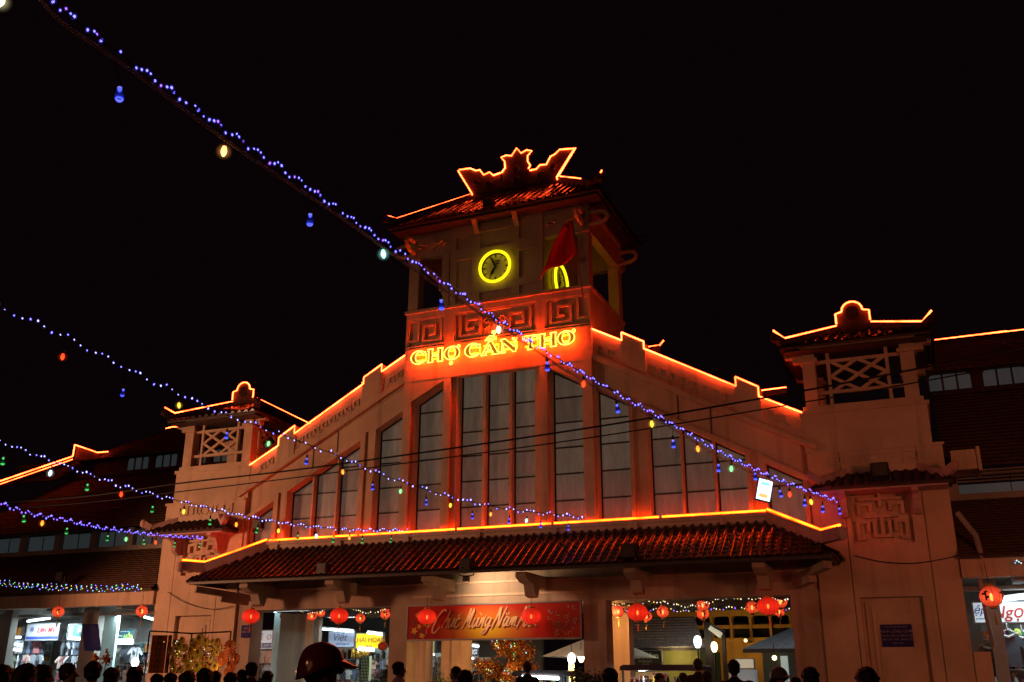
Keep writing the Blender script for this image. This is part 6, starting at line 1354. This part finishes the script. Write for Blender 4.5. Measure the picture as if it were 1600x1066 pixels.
def helmet(t, col_m, full):
    b = MB(); n = 28; A0 = math.radians(103); pr = [(.126*math.sin(a), .126*math.cos(a)*1.08) for a in [A0-A0*i/12 for i in range(12)]]+[(.004, .1365)]
    b.lathe([(r, z+1.59) for r, z in pr], (0, .012, 0), n)
    for i, v in enumerate(b.v): b.v[i] = (v[0]*.95, .012+(v[1]-.012)*1.16, v[2]-max(0, v[1])/.126*.055*max(0, min(1, (1.68-v[2])/.11)))
    put('helmet', b.mesh('helmet', col_m, smooth=True), t)
    vz = MB(); m = 13; vs = []
    for k in range(m):
        a = math.pi+math.pi*.12+(math.pi*.76)*k/(m-1)
        for q, dz in ((1.0, .0), (1.62, -.03)): vs.append((.120*math.cos(a)*min(q, 1.08), .012+.148*math.sin(a)*q, 1.602+dz))
    for k in range(m): vs += [(vs[2*k][0], vs[2*k][1], vs[2*k][2]+.012), (vs[2*k+1][0], vs[2*k+1][1], vs[2*k+1][2]+.008)]
    o = 2*m; fs = []
    for k in range(m-1):
        fs += [(2*k, 2*k+1, 2*k+3, 2*k+2), (o+2*k, o+2*k+2, o+2*k+3, o+2*k+1), (2*k+1, o+2*k+1, o+2*k+3, 2*k+3)]
    put('visor', vz.add(vs, fs).mesh('visor', col_m), t); put('rim', MB().tube([(.124*math.cos(a)*.955, .012+.145*math.sin(a), 1.561-max(0, math.sin(a))*.055) for a in [2*math.pi*i/24 for i in range(24)]], .008, 5, True).mesh('rim', M_BLACK), t)
    put('chin_strap', MB().tube([(-.11, 0, 1.54), (-.06, -.05, 1.47), (0, -.06, 1.455), (.06, -.05, 1.47), (.11, 0, 1.54)], .007, 5).mesh('chin_strap', M_BLACK), t)
CLM = {}
def clm(n, c):
    if n not in CLM: CLM[n] = plain('cloth_'+n, c, .85, noise=.25, scale=12)
    return CLM[n]
COLS = {'black': (.012, .012, .014), 'white': (.55, .52, .50), 'dark red': (.10, .015, .015), 'navy': (.015, .018, .05), 'grey': (.12, .12, .13), 'brown': (.08, .045, .03), 'pink': (.45, .12, .16), 'orange': (.30, .12, .03), 'olive': (.05, .05, .025)}
def person(px, py, headw, label, shirt='black', hair='short', face=180, pose='stand', hel=None, h=None):
    """px, py: top of the head in the photo; headw: head width there, which gives the distance"""
    dist = CAMF*.178/headw; d = ray(px, py); d = d/math.hypot(d.x, d.y); p = CAMP+d*dist
    top = p.z; z = max(1.45, min(1.95, top)); base = 1.70 if not hel else 1.72
    t = thing('person', label, 'person', (p.x, p.y, top-base*(z/base)) if False else (p.x, p.y, 0)); sc = top/base; t.scale = (sc*(.5+.5/sc) if sc else 1,)*2+(sc,)
    t.rotation_euler = (random.uniform(-.02, .02), random.uniform(-.025, .025), math.radians(face)+YAW)
    b, s, tr = PM[pose]; put('body', b, t)
    for nm, me, mt in (('shirt', s, clm(shirt, COLS[shirt])), ('trousers', tr, clm('black', COLS['black']))):
        o = put(nm, me, t)
        if not me.materials: me.materials.append(mt)
        o.material_slots[0].link = 'OBJECT'; o.material_slots[0].material = mt
    if hel: helmet(t, hel, False); put('hair', NAPE, t)
    else: put('hair', HM[hair], t)
    return t
M_HEL = plain('dark_red_helmet_lacquer', (.16, .015, .015), .14, spec=.8); M_HEL2 = plain('grey_helmet_lacquer', (.18, .16, .16), .2)
person(506, 1004, 43, 'person in a glossy dark red helmet with a peak before the left bay', 'black', face=115, hel=M_HEL)
PL = [(8, 1040, 30, 'person with dark hair at the left frame edge', 'white', 'short', 190), (40, 1036, 34, 'person with long dark hair in front of the clothes shop', 'black', 'long', 170), (74, 1035, 30, 'person with short hair beside the long haired one at left', 'brown', 'short', 150), (108, 1036, 24, 'person looking right under the teal sign board', 'dark red', 'short', 100),
      (144, 1031, 27, 'short haired man with visible ears before the blue pillar banner', 'black', 'short', 185), (181, 1044, 25, 'short haired person left of the dazzling white lamp', 'navy', 'short', 180), (216, 1040, 27, 'person with a hair bun right in front of the dazzling lamp', 'black', 'bun', 175), (246, 1049, 21, 'small dark haired person below the paper scrolls', 'black', 'short', 180), (268, 1051, 21, 'dark haired person in brown below the scrolls', 'brown', 'short', 165),
      (290, 1046, 29, 'broad haired person in navy below the gold ornaments', 'navy', 'long', 180), (318, 1045, 27, 'dark haired person in front of the gold ornament frame', 'black', 'short', 185), (341, 1047, 19, 'small person left of the orange paper fans', 'black', 'short', 180), (366, 1047, 24, 'person in grey beneath the orange paper fans', 'grey', 'short', 180), (381, 1046, 19, 'small dark haired person right of the paper fans', 'black', 'short', 200),
      (397, 1032, 19, 'tall person in dark clothes beside the blue pillar sign', 'dark red', 'short', 150), (420, 1049, 19, 'short haired person before the teal door leaf', 'black', 'short', 180), (625, 1032, 17, 'person in a white shirt by the shrub and left banner pillar', 'white', 'short', 120), (709, 1037, 15, 'person in pale shirt walking beside the orange pillar', 'white', 'short', 250), (724, 1047, 26, 'dark haired person just left of the decorated tree', 'black', 'short', 180), (822, 1030, 13, 'person standing before the decorated tree', 'black', 'short', 180),
      (957, 1045, 27, 'dark haired person at left edge of the right bay', 'black', 'short', 180), (1030, 1050, 15, 'person under the violet stall roof', 'brown', 'short', 20), (1090, 1025, 13, 'tall dark person behind the violet stall', 'black', 'short', 180), (1144, 1031, 18, 'grey haired person in dark clothes in the right bay', 'black', 'short', 165), (1174, 1061, 22, 'short person whose hair top shows in the right bay', 'black', 'short', 180), (1245, 1059, 19, 'small person in pink between two dark heads', 'pink', 'short', 180),
      (1268, 1041, 26, 'dark haired person before the right bay pillar', 'black', 'short', 180), (1346, 1039, 34, 'long haired person before the right tower door panel', 'black', 'long', 180), (1101, 1048, 15, 'person bending at the right end of the violet stall', 'dark red', 'short', 200), (1068, 1048, 14, 'person choosing goods under the violet stall', 'orange', 'short', 180)]
for i, (px, py, hw, lab, sh, hr, fc) in enumerate(PL): person(px, py+(i*7 % 5)*1.2, hw*(.80 if px < 430 else .9), lab, sh, hr, fc+random.uniform(-10, 10), 'reach' if i % 4 == 2 else 'stand')
person(1220, 1042, 19, 'person in a grey helmet facing the square in the right bay', 'black', face=10, hel=M_HEL2)
